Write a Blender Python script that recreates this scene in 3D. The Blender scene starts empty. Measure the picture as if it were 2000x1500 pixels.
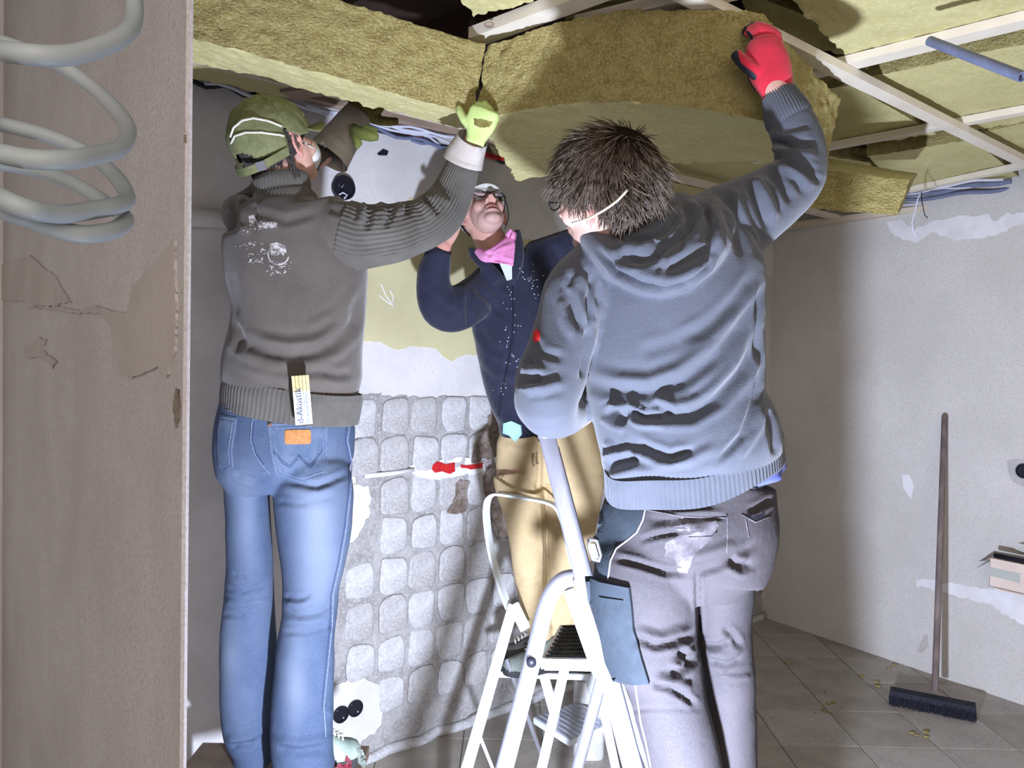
import bpy, bmesh, math, random
import numpy as np
from mathutils import Vector, Matrix
from mathutils.bvhtree import BVHTree
from mathutils.geometry import delaunay_2d_cdt

random.seed(7)
rng = np.random.default_rng(7)
SC = bpy.context.scene
COL = SC.collection
PI = math.pi

# ------------------------------------------------------------------ camera
FPX = 1500.0
CAM = Vector((0, 0, 1.55))
PITCH, ROLL = math.radians(1.49), math.radians(1.15)
fw = Vector((0, math.cos(PITCH), -math.sin(PITCH)))
r0 = Vector((1, 0, 0)); u0 = Vector((0, math.sin(PITCH), math.cos(PITCH)))
RT = math.cos(ROLL)*r0 + math.sin(ROLL)*u0
UP = -math.sin(ROLL)*r0 + math.cos(ROLL)*u0
cam_d = bpy.data.cameras.new('camera'); cam = bpy.data.objects.new('camera', cam_d); COL.objects.link(cam)
cam_d.lens = 27.0; cam_d.sensor_width = 36.0; cam_d.clip_start = 0.02
cam.matrix_world = Matrix(((RT.x, UP.x, -fw.x, CAM.x), (RT.y, UP.y, -fw.y, CAM.y), (RT.z, UP.z, -fw.z, CAM.z), (0, 0, 0, 1)))
SC.camera = cam
# ------------------------------------------------------------------ world, lamp, exposure
w = bpy.data.worlds.new('world'); SC.world = w; w.use_nodes = True
bg = w.node_tree.nodes['Background']
bg.inputs[0].default_value = (1.0, 0.90, 0.83, 1); bg.inputs[1].default_value = 0.60
LAMP = Vector((0.10, 0.82, 0.62))
ld = bpy.data.lights.new('work_lamp_spill', 'POINT'); ld.energy = 28; ld.color = (0.70, 0.78, 1.0); ld.shadow_soft_size = 0.035
lo = bpy.data.objects.new('work_lamp_spill', ld); lo.location = LAMP; COL.objects.link(lo)
l2 = bpy.data.lights.new('work_lamp_light', 'AREA'); l2.shape = 'DISK'; l2.size = 0.08; l2.energy = 122; l2.color = (0.70, 0.78, 1.0)
l2o = bpy.data.objects.new('work_lamp_light', l2); l2o.location = LAMP; l2o.rotation_euler = Vector((.36, .92, .22)).to_track_quat('-Z', 'Y').to_euler(); COL.objects.link(l2o)
fd = bpy.data.lights.new('room_fill_light', 'AREA'); fd.energy = 55; fd.color = (1.0, 0.88, 0.78); fd.size = 2.0  # unseen warm fill, added to lift the shaded walls; no real fixture
fo = bpy.data.objects.new('room_fill_light', fd); fo.location = (0.5, -1.0, 2.2); fo.rotation_euler = (math.radians(68), 0, 0); COL.objects.link(fo)
SC.view_settings.view_transform = 'Standard'; SC.view_settings.look = 'None'
SC.view_settings.gamma = 1.0; SC.view_settings.use_curve_mapping = False
SC.view_settings.exposure = 0.0

# ------------------------------------------------------------------ places from the picture
def ray(px, py): return fw*FPX + RT*(px-1000) - UP*(py-750)
def P(px, py, d):
    v = ray(px, py); return CAM + v*(d/v.y)
def AZ(px, py, z):
    v = ray(px, py); return CAM + v*((z-CAM.z)/v.z)
def proj(A):
    A = np.asarray(A, float) - np.array(CAM)
    x, y, z = A@np.array(RT), A@np.array(UP), A@np.array(fw)
    z = np.maximum(z, 1e-3)
    return 1000+FPX*x/z, 750-FPX*y/z
# walls: plan lines through floor points
b0, b1 = AZ(700, 1490, 0), AZ(1490, 1205, 0)
q0, q1 = AZ(1490, 1205, 0), AZ(2000, 1378, 0)
BD = (b1-b0).normalized(); BN = Vector((BD.y, -BD.x, 0))      # normal towards the room
RD = (q1-q0).normalized(); RN = Vector((RD.y, -RD.x, 0))
if RN.dot(-q0) < 0: RN = -RN
if BN.dot(-b0) < 0: BN = -BN
def on_plane(px, py, o, n):
    v = ray(px, py); return CAM + v*((o-CAM).dot(n)/v.dot(n))
def WB(px, py, off=0): return on_plane(px, py, b0+BN*off, BN)
def WR(px, py, off=0): return on_plane(px, py, q0+RN*off, RN)
E0 = P(373, 100, 0.9); E0.z = 0
LD = Vector((-0.64, 0.768, 0)).normalized(); LN = Vector((-LD.y, LD.x, 0))
if LN.dot(-E0) < 0: LN = -LN
def WL(px, py, off=0): return on_plane(px, py, E0+LN*off, LN)

# ------------------------------------------------------------------ numpy noise
_perm = rng.permutation(512)
_tab = rng.random(512)
def vnoise(A):
    A = np.asarray(A, float); I = np.floor(A).astype(int); F = A-I; F = F*F*(3-2*F)
    out = 0
    for dx in (0, 1):
        for dy in (0, 1):
            for dz in (0, 1):
                h = _perm[(I[:, 0]+dx) & 511]; h = _perm[(h+I[:, 1]+dy) & 511]; h = _perm[(h+I[:, 2]+dz) & 511]
                wt = (F[:, 0] if dx else 1-F[:, 0])*(F[:, 1] if dy else 1-F[:, 1])*(F[:, 2] if dz else 1-F[:, 2])
                out = out + wt*_tab[h]
    return out*2-1
def fbm(A, o=3):
    A = np.asarray(A, float); r = 0; a = 1
    for k in range(o): r = r + a*vnoise(A*(2**k)+13.7*k); a *= .5
    return r

# ------------------------------------------------------------------ mesh collector
class M:
    def __init__(s): s.V = []; s.F = []
    def add(s, V, F):
        n = len(s.V); s.V += [tuple(v) for v in V]; s.F += [tuple(i+n for i in f) for f in F]; return s
    def rings(s, R, cap=True, closed=True):
        n = len(R[0]); V = [p for r in R for p in r]; F = []
        for i in range(len(R)-1):
            for j in range(n if closed else n-1):
                k = (j+1) % n
                F.append((i*n+j, i*n+k, (i+1)*n+k, (i+1)*n+j))
        if cap:
            for i, fl in ((0, 1), (len(R)-1, 0)):
                c = Vector((0, 0, 0))
                for p in R[i]: c += Vector(p)
                V.append(c/n); ci = len(V)-1
                for j in range(n):
                    k = (j+1) % n
                    F.append((ci, i*n+k, i*n+j) if fl else (ci, i*n+j, i*n+k))
        return s.add(V, F)
    def tube(s, pts, r, n=10, cap=True):
        pts = [Vector(p) for p in pts]; R = []
        rr = r if isinstance(r, (list, tuple)) else [r]*len(pts)
        t = (pts[1]-pts[0]).normalized(); a = t.orthogonal().normalized()
        for i, p in enumerate(pts):
            t = (pts[min(i+1, len(pts)-1)]-pts[max(i-1, 0)]).normalized()
            a = (a-t*a.dot(t)).normalized(); b = t.cross(a)
            R.append([p+a*rr[i]*math.cos(2*PI*j/n)+b*rr[i]*math.sin(2*PI*j/n) for j in range(n)])
        return s.rings(R, cap)
    def bar(s, p, q, wv, hv):                 # box from p to q with half extents wv, hv (vectors)
        p, q, wv, hv = Vector(p), Vector(q), Vector(wv), Vector(hv)
        R = [[c-wv-hv, c+wv-hv, c+wv+hv, c-wv+hv] for c in (p, q)]
        n = len(s.V); s.V += [tuple(v) for r in R for v in r]
        for f in ((0, 3, 2, 1), (4, 5, 6, 7), (0, 1, 5, 4), (1, 2, 6, 5), (2, 3, 7, 6), (3, 0, 4, 7)): s.F.append(tuple(n+i for i in f))
        return s
    def ell(s, c, ax, n=20, m=14):            # ellipsoid, ax = three axis vectors
        c = Vector(c); R = []
        for i in range(1, m):
            th = PI*i/m
            R.append([c+ax[0]*math.sin(th)*math.cos(2*PI*j/n)+ax[1]*math.sin(th)*math.sin(2*PI*j/n)+ax[2]*math.cos(th) for j in range(n)])
        return s.rings(R)
    def prism(s, poly, ext):                  # polygon (3D points) extruded by vector
        ext = Vector(ext); n = len(poly); V = [Vector(p) for p in poly]; V += [v+ext for v in V]
        F = [tuple(range(n-1, -1, -1)), tuple(range(n, 2*n))]+[(i, (i+1) % n, (i+1) % n+n, i+n) for i in range(n)]
        return s.add(V, F)

def cr(S, k=4):                               # Catmull-Rom through station tuples
    S = [np.array(s, float) for s in S]; out = []
    for i in range(len(S)-1):
        p0, p1, p2, p3 = S[max(i-1, 0)], S[i], S[i+1], S[min(i+2, len(S)-1)]
        for j in range(k):
            t = j/k
            out.append(.5*((2*p1)+(-p0+p2)*t+(2*p0-5*p1+4*p2-p3)*t*t+(-p0+3*p1-3*p2+p3)*t**3))
    out.append(S[-1]); return out
def loft(m, S, n=32, k=4, cap=True, sq=2.0, rib=0, ribd=0, dome=True):
    """stations (px,py,depth,half width in px,half depth in m): an elliptical tube whose outline follows them"""
    D = cr(S, k); C = [P(s[0], s[1], s[2]) for s in D]; R = []
    A = []
    for i, s in enumerate(D):
        t = (C[min(i+1, len(C)-1)]-C[max(i-1, 0)]).normalized()
        vw = (C[i]-CAM).normalized()
        a = t.cross(vw)
        if a.length < .25 and A: a = A[-1].copy()
        a = (a-t*a.dot(t)).normalized()
        if A and a.dot(A[-1]) < 0: a = -a
        A.append(a); b = t.cross(a)
        ra, rb = s[3]*s[2]/FPX, s[4]
        ring = []
        for j in range(n):
            th = 2*PI*j/n; c, si = math.cos(th), math.sin(th)
            e = 2/sq; cc = math.copysign(abs(c)**e, c); ss = math.copysign(abs(si)**e, si)
            g = 1+(ribd*math.cos(rib*th)/max(ra, rb) if rib else 0)
            ring.append(C[i]+a*ra*cc*g+b*rb*ss*g)
        R.append(ring)
    if dome:
        def dm(ring, c, t, rr):
            out = []
            for q, sc_ in ((.45, .87), (.8, .5)):
                out.append([c+(p-c)*sc_+t*rr*q for p in ring])
            return out
        t0 = (C[0]-C[1]).normalized(); t1 = (C[-1]-C[-2]).normalized()
        ra0 = min(D[0][3]*D[0][2]/FPX, D[0][4])*.8; ra1 = min(D[-1][3]*D[-1][2]/FPX, D[-1][4])*.8
        R = dm(R[0], C[0], t0, ra0)[::-1]+R+dm(R[-1], C[-1], t1, ra1)
    m.rings(R, cap); return m

def mkmesh(name, m):
    me = bpy.data.meshes.new(name); me.from_pydata(m.V, [], m.F); me.update(); return me
def link(name, me, mat, parent=None, smooth=True, flat_angle=None):
    o = bpy.data.objects.new(name, me); COL.objects.link(o)
    if mat is not None:
        me.materials.clear()
        for mm in (mat if isinstance(mat, (list, tuple)) else [mat]): me.materials.append(mm)
    if smooth: me.polygons.foreach_set('use_smooth', [True]*len(me.polygons))
    if flat_angle is not None:
        me.polygons.foreach_set('use_smooth', [True]*len(me.polygons)); me.set_sharp_from_angle(angle=math.radians(flat_angle))
    if parent is not None:
        o.parent = parent
        if parent.type == 'EMPTY': o.location = -parent.location
    return o
def obj(name, m, mat, parent=None, smooth=True, flat_angle=None, fixn=True):
    me = mkmesh(name, m)
    if fixn:
        b = bmesh.new(); b.from_mesh(me); bmesh.ops.recalc_face_normals(b, faces=b.faces); b.to_mesh(me); b.free()
    return link(name, me, mat, parent, smooth, flat_angle)
def tag(o, label, cat, group=None, kind=None):
    o['label'] = label; o['category'] = cat
    if group: o['group'] = group
    if kind: o['kind'] = kind
    return o
def thing(name, label, cat, loc, group=None):
    e = bpy.data.objects.new(name, None); COL.objects.link(e); e.location = Vector(loc); e.empty_display_size = .1
    return tag(e, label, cat, group)
def structure(o): o['kind'] = 'structure'; return o

def remesh(m, vox=.006, smooth=4, fac=.5):
    me = mkmesh('tmp', m)
    b = bmesh.new(); b.from_mesh(me); bmesh.ops.recalc_face_normals(b, faces=b.faces); b.to_mesh(me); b.free()
    o = bpy.data.objects.new('tmp', me); COL.objects.link(o)
    r = o.modifiers.new('r', 'REMESH'); r.mode = 'VOXEL'; r.voxel_size = vox
    s = o.modifiers.new('s', 'SMOOTH'); s.factor = fac; s.iterations = smooth
    dg = bpy.context.evaluated_depsgraph_get(); ev = o.evaluated_get(dg)
    out = bpy.data.meshes.new_from_object(ev)
    bpy.data.objects.remove(o); bpy.data.meshes.remove(me)
    return out
def getV(me):
    a = np.empty(len(me.vertices)*3); me.vertices.foreach_get('co', a); return a.reshape(-1, 3)
def setV(me, V): me.vertices.foreach_set('co', V.ravel()); me.update()
def getN(me):
    a = np.empty(len(me.vertices)*3); me.vertex_normals.foreach_get('vector', a); return a.reshape(-1, 3)
def folds(me, strokes, all_amp=0.0, scale=9, stretch=(1, 1, 1), seed=0):
    """press folds into cloth: strokes = (points in the picture frame, half width px, depth m; + ridge, - crease)"""
    V = getV(me); N = getN(me)
    vd = V-np.array(CAM); vd /= np.linalg.norm(vd, axis=1)[:, None]
    face = np.clip(-(N*vd).sum(1)*2.0, 0, 1)
    px, py = proj(V); disp = np.zeros(len(V))
    for pts, wd, amp in strokes:
        pts = np.array(pts, float)
        x0, y0 = pts.min(0)-3*wd; x1, y1 = pts.max(0)+3*wd
        idx = np.where((px > x0) & (px < x1) & (py > y0) & (py < y1) & (face > 0))[0]
        if not len(idx): continue
        p = np.stack([px[idx], py[idx]], 1); best = np.full(len(idx), 1e9); par = np.zeros(len(idx))
        L = np.linalg.norm(np.diff(pts, axis=0), axis=1); T = L.sum(); acc = 0
        for i in range(len(pts)-1):
            d = pts[i+1]-pts[i]; t = np.clip(((p-pts[i])@d)/(d@d), 0, 1)
            q = np.linalg.norm(p-(pts[i]+t[:, None]*d), axis=1)
            u = q < best; best[u] = q[u]; par[u] = (acc+t[u]*L[i])/T; acc += L[i]
        tap = np.clip(np.minimum(par, 1-par)*6+.12, 0, 1)
        x = best/wd
        prof = np.exp(-x*x)-.32*np.exp(-((x-1.9)/.7)**2)
        disp[idx] += amp*prof*tap*face[idx]
    if all_amp:
        disp += all_amp*fbm(V*scale*np.array(stretch)+seed, 3)
    setV(me, V+N*disp[:, None])
def setcol(me, C):
    a = me.color_attributes.new('Col', 'FLOAT_COLOR', 'POINT')
    a.data.foreach_set('color', np.concatenate([C, np.ones((len(C), 1))], 1).ravel())
def bvh(o):
    me = o.data; return BVHTree.FromPolygons([v.co.copy() for v in me.vertices], [tuple(p.vertices) for p in me.polygons])
def hit(tree, px, py):
    v = ray(px, py).normalized(); h = tree.ray_cast(CAM, v)
    if h[0] is None: return (None, None)
    return (h[0], h[1] if h[1].dot(v) < 0 else -h[1])
def grid_poly(poly, step):
    poly = [Vector((float(x), float(y))) for x, y in poly]; P2 = []
    for i, a in enumerate(poly):
        b = poly[(i+1) % len(poly)]; n = max(1, int((b-a).length/step))
        P2 += [a+(b-a)*j/n for j in range(n)]
    nb = len(P2); xs = [p.x for p in P2]; ys = [p.y for p in P2]; pts = list(P2)
    def inside(x, y):
        c = False
        for i in range(nb):
            a, b = P2[i], P2[i-1]
            if (a.y > y) != (b.y > y) and x < (b.x-a.x)*(y-a.y)/(b.y-a.y)+a.x: c = not c
        return c
    y = min(ys)+step*.5
    while y < max(ys):
        x = min(xs)+step*.5
        while x < max(xs):
            if inside(x, y) and min((p-Vector((x, y))).length for p in P2) > step*.45: pts.append(Vector((x, y)))
            x += step
        y += step
    r = delaunay_2d_cdt(pts, [(i, (i+1) % nb) for i in range(nb)], [], 1, 1e-5)
    return r[0], r[2], nb
def shell(V, N, F, th, name, mat, parent, sink=.003):
    """solid sheet: V top points pushed out th along N, sides and back"""
    m = M(); n = len(V); top = [Vector(v)+Vector(nn)*th for v, nn in zip(V, N)]; bot = [Vector(v)-Vector(nn)*sink for v, nn in zip(V, N)]
    edges = {}
    for f in F:
        for i in range(len(f)):
            e = (f[i], f[(i+1) % len(f)]); edges[e] = 1
    m.V = [tuple(v) for v in top+bot]; m.F = [tuple(f) for f in F]+[tuple(i+n for i in f[::-1]) for f in F]
    for (a, b) in edges:
        if (b, a) not in edges: m.F.append((b, a, a+n, b+n))
    return obj(name, m, mat, parent, smooth=True, flat_angle=50)
def patch(tree, poly, th, name, mat, parent, step=6, fallback=None, sink=.003):
    v2, F, nb = grid_poly(poly, step); V = []; N = []
    last = None
    for p in v2:
        h, n = hit(tree, p.x, p.y)
        if h is None:
            V.append(None); N.append(None)
        else: V.append(h); N.append(n)
    good = [i for i, v in enumerate(V) if v is not None]
    for it in range(8):
        acc = [Vector(n) if n is not None else Vector((0, 0, 0)) for n in N]
        for f in F:
            for i in f:
                for j in f:
                    if N[j] is not None: acc[i] += N[j]*.5
        N = [a.normalized() if n is not None else None for a, n in zip(acc, N)]
    if not good: return None
    for i, v in enumerate(V):
        if v is None:
            j = min(good, key=lambda g: (v2[g]-v2[i]).length); d = V[j].y
            V[i] = P(v2[i].x, v2[i].y, d); N[i] = N[j]
    return shell(V, N, F, th, name, mat, parent, sink)
def stroke(tree, pts, r, name, mat, parent, off=None, step=5, n=6):
    m = M(); strokem(m, tree, pts, r, off, step, n)
    return obj(name, m, mat, parent)
def strokem(m, tree, pts, r, off=None, step=5, n=6):
    Q = []
    for i in range(len(pts)-1):
        a, b = Vector(pts[i]), Vector(pts[i+1]); k = max(1, int((b-a).length/step))
        for j in range(k+(i == len(pts)-2)):
            p = a+(b-a)*j/k; h, nn = hit(tree, p.x, p.y)
            if h is not None: Q.append(h+nn*(r*.3 if off is None else off))
    if len(Q) > 1: m.tube(Q, r, n)
    return m

# ------------------------------------------------------------------ materials
def mat(name, col, col2=None, nscale=8, rough=.85, bump=0.0, bscale=200, metal=0.0, spec=.25, attr=False, lo=.4, hi=.6, detail=6,
        stretch=(1, 1, 1), bstretch=(1, 1, 1), bdist=.003, sheen=0.0, fine=None, fine_scale=300, sss=0.0, wave=None, emit=None, alpha=None, trans=0):
    m = bpy.data.materials.new(name); m.use_nodes = True; nt = m.node_tree; N = nt.nodes; L = nt.links
    b = N['Principled BSDF']; b.inputs['Roughness'].default_value = rough; b.inputs['Metallic'].default_value = metal
    b.inputs['Specular IOR Level'].default_value = spec
    if sheen: b.inputs['Sheen Weight'].default_value = sheen
    if sss: b.inputs['Subsurface Weight'].default_value = sss; b.inputs['Subsurface Radius'].default_value = (.012, .004, .002); b.inputs['Subsurface Scale'].default_value = 1
    if trans: b.inputs['Transmission Weight'].default_value = trans
    tc = N.new('ShaderNodeTexCoord')
    def coords(st):
        mp = N.new('ShaderNodeMapping'); L.new(tc.outputs['Object'], mp.inputs[0]); mp.inputs['Scale'].default_value = st; return mp.outputs[0]
    def noise(sc, st, det=detail):
        n = N.new('ShaderNodeTexNoise'); L.new(coords(st), n.inputs['Vector']); n.inputs['Scale'].default_value = sc; n.inputs['Detail'].default_value = det
        n.inputs['Roughness'].default_value = .6; return n.outputs['Fac']
    c = None
    if attr:
        a = N.new('ShaderNodeAttribute'); a.attribute_name = 'Col'; c = a.outputs['Color']
    def mix(A, B, f):
        x = N.new('ShaderNodeMix'); x.data_type = 'RGBA'
        for s, v in ((x.inputs['A'], A), (x.inputs['B'], B), (x.inputs['Factor'], f)):
            if isinstance(v, tuple): s.default_value = v+(1,) if len(v) == 3 else v
            elif isinstance(v, float): s.default_value = v
            else: L.new(v, s)
        return x.outputs['Result']
    if col2 is not None:
        r = N.new('ShaderNodeMapRange'); L.new(noise(nscale, stretch), r.inputs[0]); r.inputs[1].default_value = lo; r.inputs[2].default_value = hi
        r.clamp = True
        c = mix(tuple(col) if c is None else c, tuple(col2), r.outputs[0])
    if fine is not None:
        r = N.new('ShaderNodeMapRange'); L.new(noise(fine_scale, (1, 1, 1), 2), r.inputs[0]); r.inputs[1].default_value = .45; r.inputs[2].default_value = .75
        c = mix(tuple(col) if c is None else c, tuple(fine), r.outputs[0])
    if c is None: b.inputs['Base Color'].default_value = tuple(col)+(1,)
    else: L.new(c, b.inputs['Base Color'])
    if bump:
        bp = N.new('ShaderNodeBump'); bp.inputs['Strength'].default_value = bump; bp.inputs['Distance'].default_value = bdist
        if wave:
            wv = N.new('ShaderNodeTexWave'); L.new(coords(wave[1]), wv.inputs['Vector']); wv.inputs['Scale'].default_value = wave[0]; wv.inputs['Distortion'].default_value = wave[2] if len(wave) > 2 else .5
            L.new(wv.outputs['Fac'], bp.inputs['Height'])
        else: L.new(noise(bscale, bstretch, 5), bp.inputs['Height'])
        L.new(bp.outputs[0], b.inputs['Normal'])
    if emit: b.inputs['Emission Color'].default_value = tuple(emit[:3])+(1,); b.inputs['Emission Strength'].default_value = emit[3]
    return m
def srgb(r, g, b): return tuple(((c/255+.055)/1.055)**2.4 if c > 10 else c/255/12.92 for c in (r, g, b))
# ================================================================== MATERIALS
m_plaster_white = mat('white_plaster', (.66, .63, .62), (.54, .52, .50), 3.0, bump=.35, bscale=18, bdist=.006, fine=(.58, .56, .54), fine_scale=120)
m_plaster_grey = mat('grey_plaster', (.62, .60, .575), (.54, .52, .49), 2.2, bump=.3, bscale=25, bdist=.004, fine=(.44, .42, .40), fine_scale=160, lo=.35, hi=.65)
m_plaster_old = mat('old_plaster', (.50, .485, .50), (.43, .41, .42), 3.4, bump=.5, bscale=14, bdist=.006, lo=.38, hi=.62, fine=(.36, .32, .30), fine_scale=200)
m_peel = mat('raised_plaster_skin', (.44, .40, .395), (.39, .355, .345), 6, bump=.5, bscale=30, bdist=.004)
m_peel_light = mat('pale_plaster_edge', (.47, .43, .42), (.42, .38, .36), 10, bump=.4, bscale=40)
m_paint_yellow = mat('olive_cream_paint', (.56, .52, .30), (.50, .455, .27), 3, bump=.15, bscale=60, rough=.6)
m_patchwhite = mat('fresh_filler', (.74, .73, .76), (.66, .65, .66), 9, bump=.3, bscale=40)
m_mortar = mat('tile_mortar', (.36, .345, .335), (.26, .245, .235), 14, bump=.8, bscale=60, bdist=.006, fine=(.43, .42, .41), fine_scale=90)
m_square = mat('mortar_square', (.52, .51, .51), (.40, .39, .385), 16, bump=.9, bscale=70, bdist=.006, fine=(.60, .60, .60), fine_scale=110)
m_square_b = mat('mortar_square_dark', (.43, .415, .41), (.34, .325, .31), 18, bump=.9, bscale=60, bdist=.006, fine=(.52, .51, .50), fine_scale=110)
m_rust = mat('rough_brown_mortar', (.16, .115, .085), (.30, .25, .22), 30, bump=1.0, bscale=90, bdist=.012)
m_black = mat('black_plastic', (.012, .012, .018), rough=.45)
m_red = mat('red_plastic', (.50, .02, .02), (.42, .015, .02), 30, rough=.4, bump=.3, bscale=60)
m_tilefloor = mat('floor_tile', (.40, .365, .32), (.33, .30, .26), 5, rough=.55, bump=.1, bscale=80, spec=.35, fine=(.45, .42, .38), fine_scale=60)
m_tilefloor2 = mat('floor_tile_worn', (.37, .335, .28), (.30, .27, .23), 6, rough=.6, bump=.1, bscale=80, spec=.3)
m_grout = mat('grout', (.12, .105, .09), rough=.95)
m_wool = mat('mineral_wool_rough', (.46, .38, .14), (.35, .275, .09), 22, bump=1.0, bscale=110, bdist=.02, bstretch=(1, 1, 1.6), fine=(.56, .50, .24), fine_scale=150, stretch=(1, 1, 2))
m_woolsm = mat('mineral_wool_flat', (.50, .455, .215), (.43, .38, .16), 7, bump=.35, bscale=120, bdist=.006, fine=(.55, .51, .28), fine_scale=90, lo=.35, hi=.7)
m_batten = mat('pine_batten', (.62, .55, .44), (.55, .46, .35), 6, bump=.25, bscale=30, stretch=(1, 1, 1), rough=.7)
m_batten_w = mat('pale_batten', (.66, .61, .50), (.60, .54, .44), 6, bump=.2, bscale=30, rough=.7)
m_board = mat('old_board', (.36, .27, .20), (.28, .20, .15), 6, bump=.3, bscale=30)
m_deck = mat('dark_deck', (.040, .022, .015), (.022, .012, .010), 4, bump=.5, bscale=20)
m_cable_w = mat('white_cable', (.55, .57, .66), rough=.5)
m_cable_g = mat('grey_conduit', (.16, .18, .27), (.13, .15, .23), 20, rough=.45)
m_cable_k = mat('dark_cable', (.02, .02, .028), rough=.5)
m_brick = mat('red_brick', (.25, .075, .035), (.18, .05, .03), 20, bump=.6, bscale=60)
m_coil = mat('white_hose', (.27, .30, .315), (.23, .26, .27), 12, rough=.5)
m_wood_handle = mat('worn_grey_wood', (.20, .155, .14), (.13, .10, .095), 30, stretch=(1, 1, .1), rough=.6, bump=.2, bscale=60)
m_bristle = mat('dark_bristles', (.012, .012, .02), (.03, .03, .045), 200, rough=.8)
m_card = mat('cardboard', (.68, .57, .50), (.62, .51, .44), 8, rough=.8)
m_tape = mat('grey_tape', (.42, .43, .40), rough=.35, spec=.5)

# ================================================================== SETTING
def wallbox(o, d, n, s0, s1, z0, z1, th=.12):
    a, b = o+d*s0, o+d*s1
    return M().prism([a+Vector((0, 0, z0)), b+Vector((0, 0, z0)), b+Vector((0, 0, z1)), a+Vector((0, 0, z1))], -n*th)
SB = lambda p: (p-b0).dot(BD)
wall_back = structure(obj('wall_back', wallbox(b0, BD, BN, -1.4, SB(q0)+.1, 0, 2.75), m_plaster_white, smooth=False))
wall_right = structure(obj('wall_right', wallbox(q0, RD, RN, -.05, 5.2, 0, 2.75), m_plaster_grey, smooth=False))
# near wall stub on the left with a softly rounded corner
m = M(); prof = []
r_ = .02; c = E0+LD*r_-LN*r_
for k in range(7):
    a = k/6*PI/2; prof.append(c+LN*r_*math.cos(a)-LD*r_*math.sin(a))
lend = 1.72
VD = Vector((-0.46, 0.888, 0)).normalized()
prof = []
for k in range(7):
    a = k/6; n_ = (LN*(1-a)+Vector((VD.y, -VD.x, 0))*a).normalized(); prof.append(E0+(LD+VD).normalized()*.010+n_*.004)
poly = [E0+LD*2.1]+prof+[E0+VD*2.1]
m.prism(poly, Vector((0, 0, 2.75)))
wall_left = structure(obj('wall_left', m, m_plaster_old, smooth=False, flat_angle=40))
tree_l = bvh(wall_left); tree_b = bvh(wall_back); tree_r = bvh(wall_right)
def rag(poly, amp=2.5, step=7, seed=1):
    rr = random.Random(seed); out = []
    for i, a in enumerate(poly):
        b = poly[(i+1) % len(poly)]; L = math.hypot(b[0]-a[0], b[1]-a[1]); n = max(1, int(L/step))
        for j in range(n):
            t = j/n; out.append((a[0]+(b[0]-a[0])*t+rr.uniform(-amp, amp), a[1]+(b[1]-a[1])*t+rr.uniform(-amp, amp)))
    return out
for pl, th, sd in (([(60, 600), (120, 600), (160, 608), (185, 596), (205, 602), (232, 610), (250, 612), (256, 600), (262, 560), (300, 520), (345, 470), (350, 600), (345, 690), (330, 738), (310, 715), (290, 728), (260, 738), (238, 725), (228, 690), (222, 650), (215, 625), (195, 612), (150, 612), (110, 606)], .0035, 1),
                   ([(0, 520), (60, 500), (110, 540), (140, 590), (90, 600), (50, 590), (0, 585)], .003, 3),
                   ([(50, 680), (80, 660), (92, 662), (88, 688), (112, 705), (104, 720), (95, 706), (80, 698), (52, 700)], .0035, 4)):
    patch(tree_l, rag(pl, 2, 6, sd), th, 'raised_plaster', m_peel, wall_left, step=14)
patch(tree_l, rag([(343, 757), (351, 760), (352, 780), (356, 797), (352, 820), (349, 834), (344, 835), (340, 800)], 1.5, 5, 5), .0012, 'chipped_hollow', m_rust, wall_left, step=6)
patch(tree_l, rag([(360, 262), (366, 264), (365, 280), (360, 278)], 1.2, 5, 6), .001, 'chipped_hollow', m_rust, wall_left, step=6)

# ---- back wall: paint, plaster patches, mortar bed with imprints of lost tiles
def wpatch(tree, pl, th, name, mt, par, amp=3, seed=1, step=16, lab=None):
    o = patch(tree, rag(pl, amp, 8, seed), th, name, mt, par, step=step, sink=.004)
    if lab: o['label'] = lab
    return o
wpatch(tree_b, [(640, 660), (705, 664), (722, 668), (742, 669), (755, 676), (775, 682), (800, 677), (852, 680), (868, 700), (880, 704), (905, 694), (960, 690), (1180, 690), (1180, 470), (1060, 470), (960, 460), (872, 392), (830, 400), (800, 385), (786, 420), (760, 440), (700, 470), (640, 480)], .002, 'olive_paint', m_paint_yellow, wall_back, 2, 3, 22, 'olive cream paint left on the plaster')
bed = [(698, 768), (742, 770), (744, 774), (945, 776), (1000, 792), (1100, 800), (1300, 800), (1488, 800), (1486, 1203), (1150, 1322), (1000, 1378), (860, 1428), (708, 1486), (640, 1508), (645, 1300), (655, 1090), (682, 1062), (700, 1050), (722, 1000), (718, 965), (694, 950), (700, 850)]
wpatch(tree_b, bed, .004, 'mortar_bed', m_mortar, wall_back, 3, 5, 22)
s_ref = SB(WB(794, 1240)); z_ref = WB(763, 1240).z
ds, dz = .142, .158
def square_mesh(seed):
    rr = random.Random(seed); m = M(); K = 20
    pw, pz = rr.uniform(.061, .068), rr.uniform(.068, .075); ph = rr.uniform(0, 6)
    def ring(sc, y):
        R = []
        for k in range(K):
            t = 2*PI*k/K; c, s = math.cos(t), math.sin(t); e = .5
            g = sc*(1+.05*math.sin(3*t+ph)+.03*math.sin(5*t+2*ph))
            R.append(Vector((pw*g*math.copysign(abs(c)**e, c), y, pz*g*math.copysign(abs(s)**e, s))))
        return R
    R = [ring(1, 0), ring(.97, .005), ring(.86, .0085), ring(.5, .007+rr.uniform(-.002, .002))]
    m.rings(R, cap=True); return mkmesh('mortar_square', m)
sqs = [square_mesh(s) for s in range(9)]
for i, me in enumerate(sqs):
    me.materials.append(m_square if i % 3 else m_square_b); me.polygons.foreach_set('use_smooth', [True]*len(me.polygons))
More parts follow.
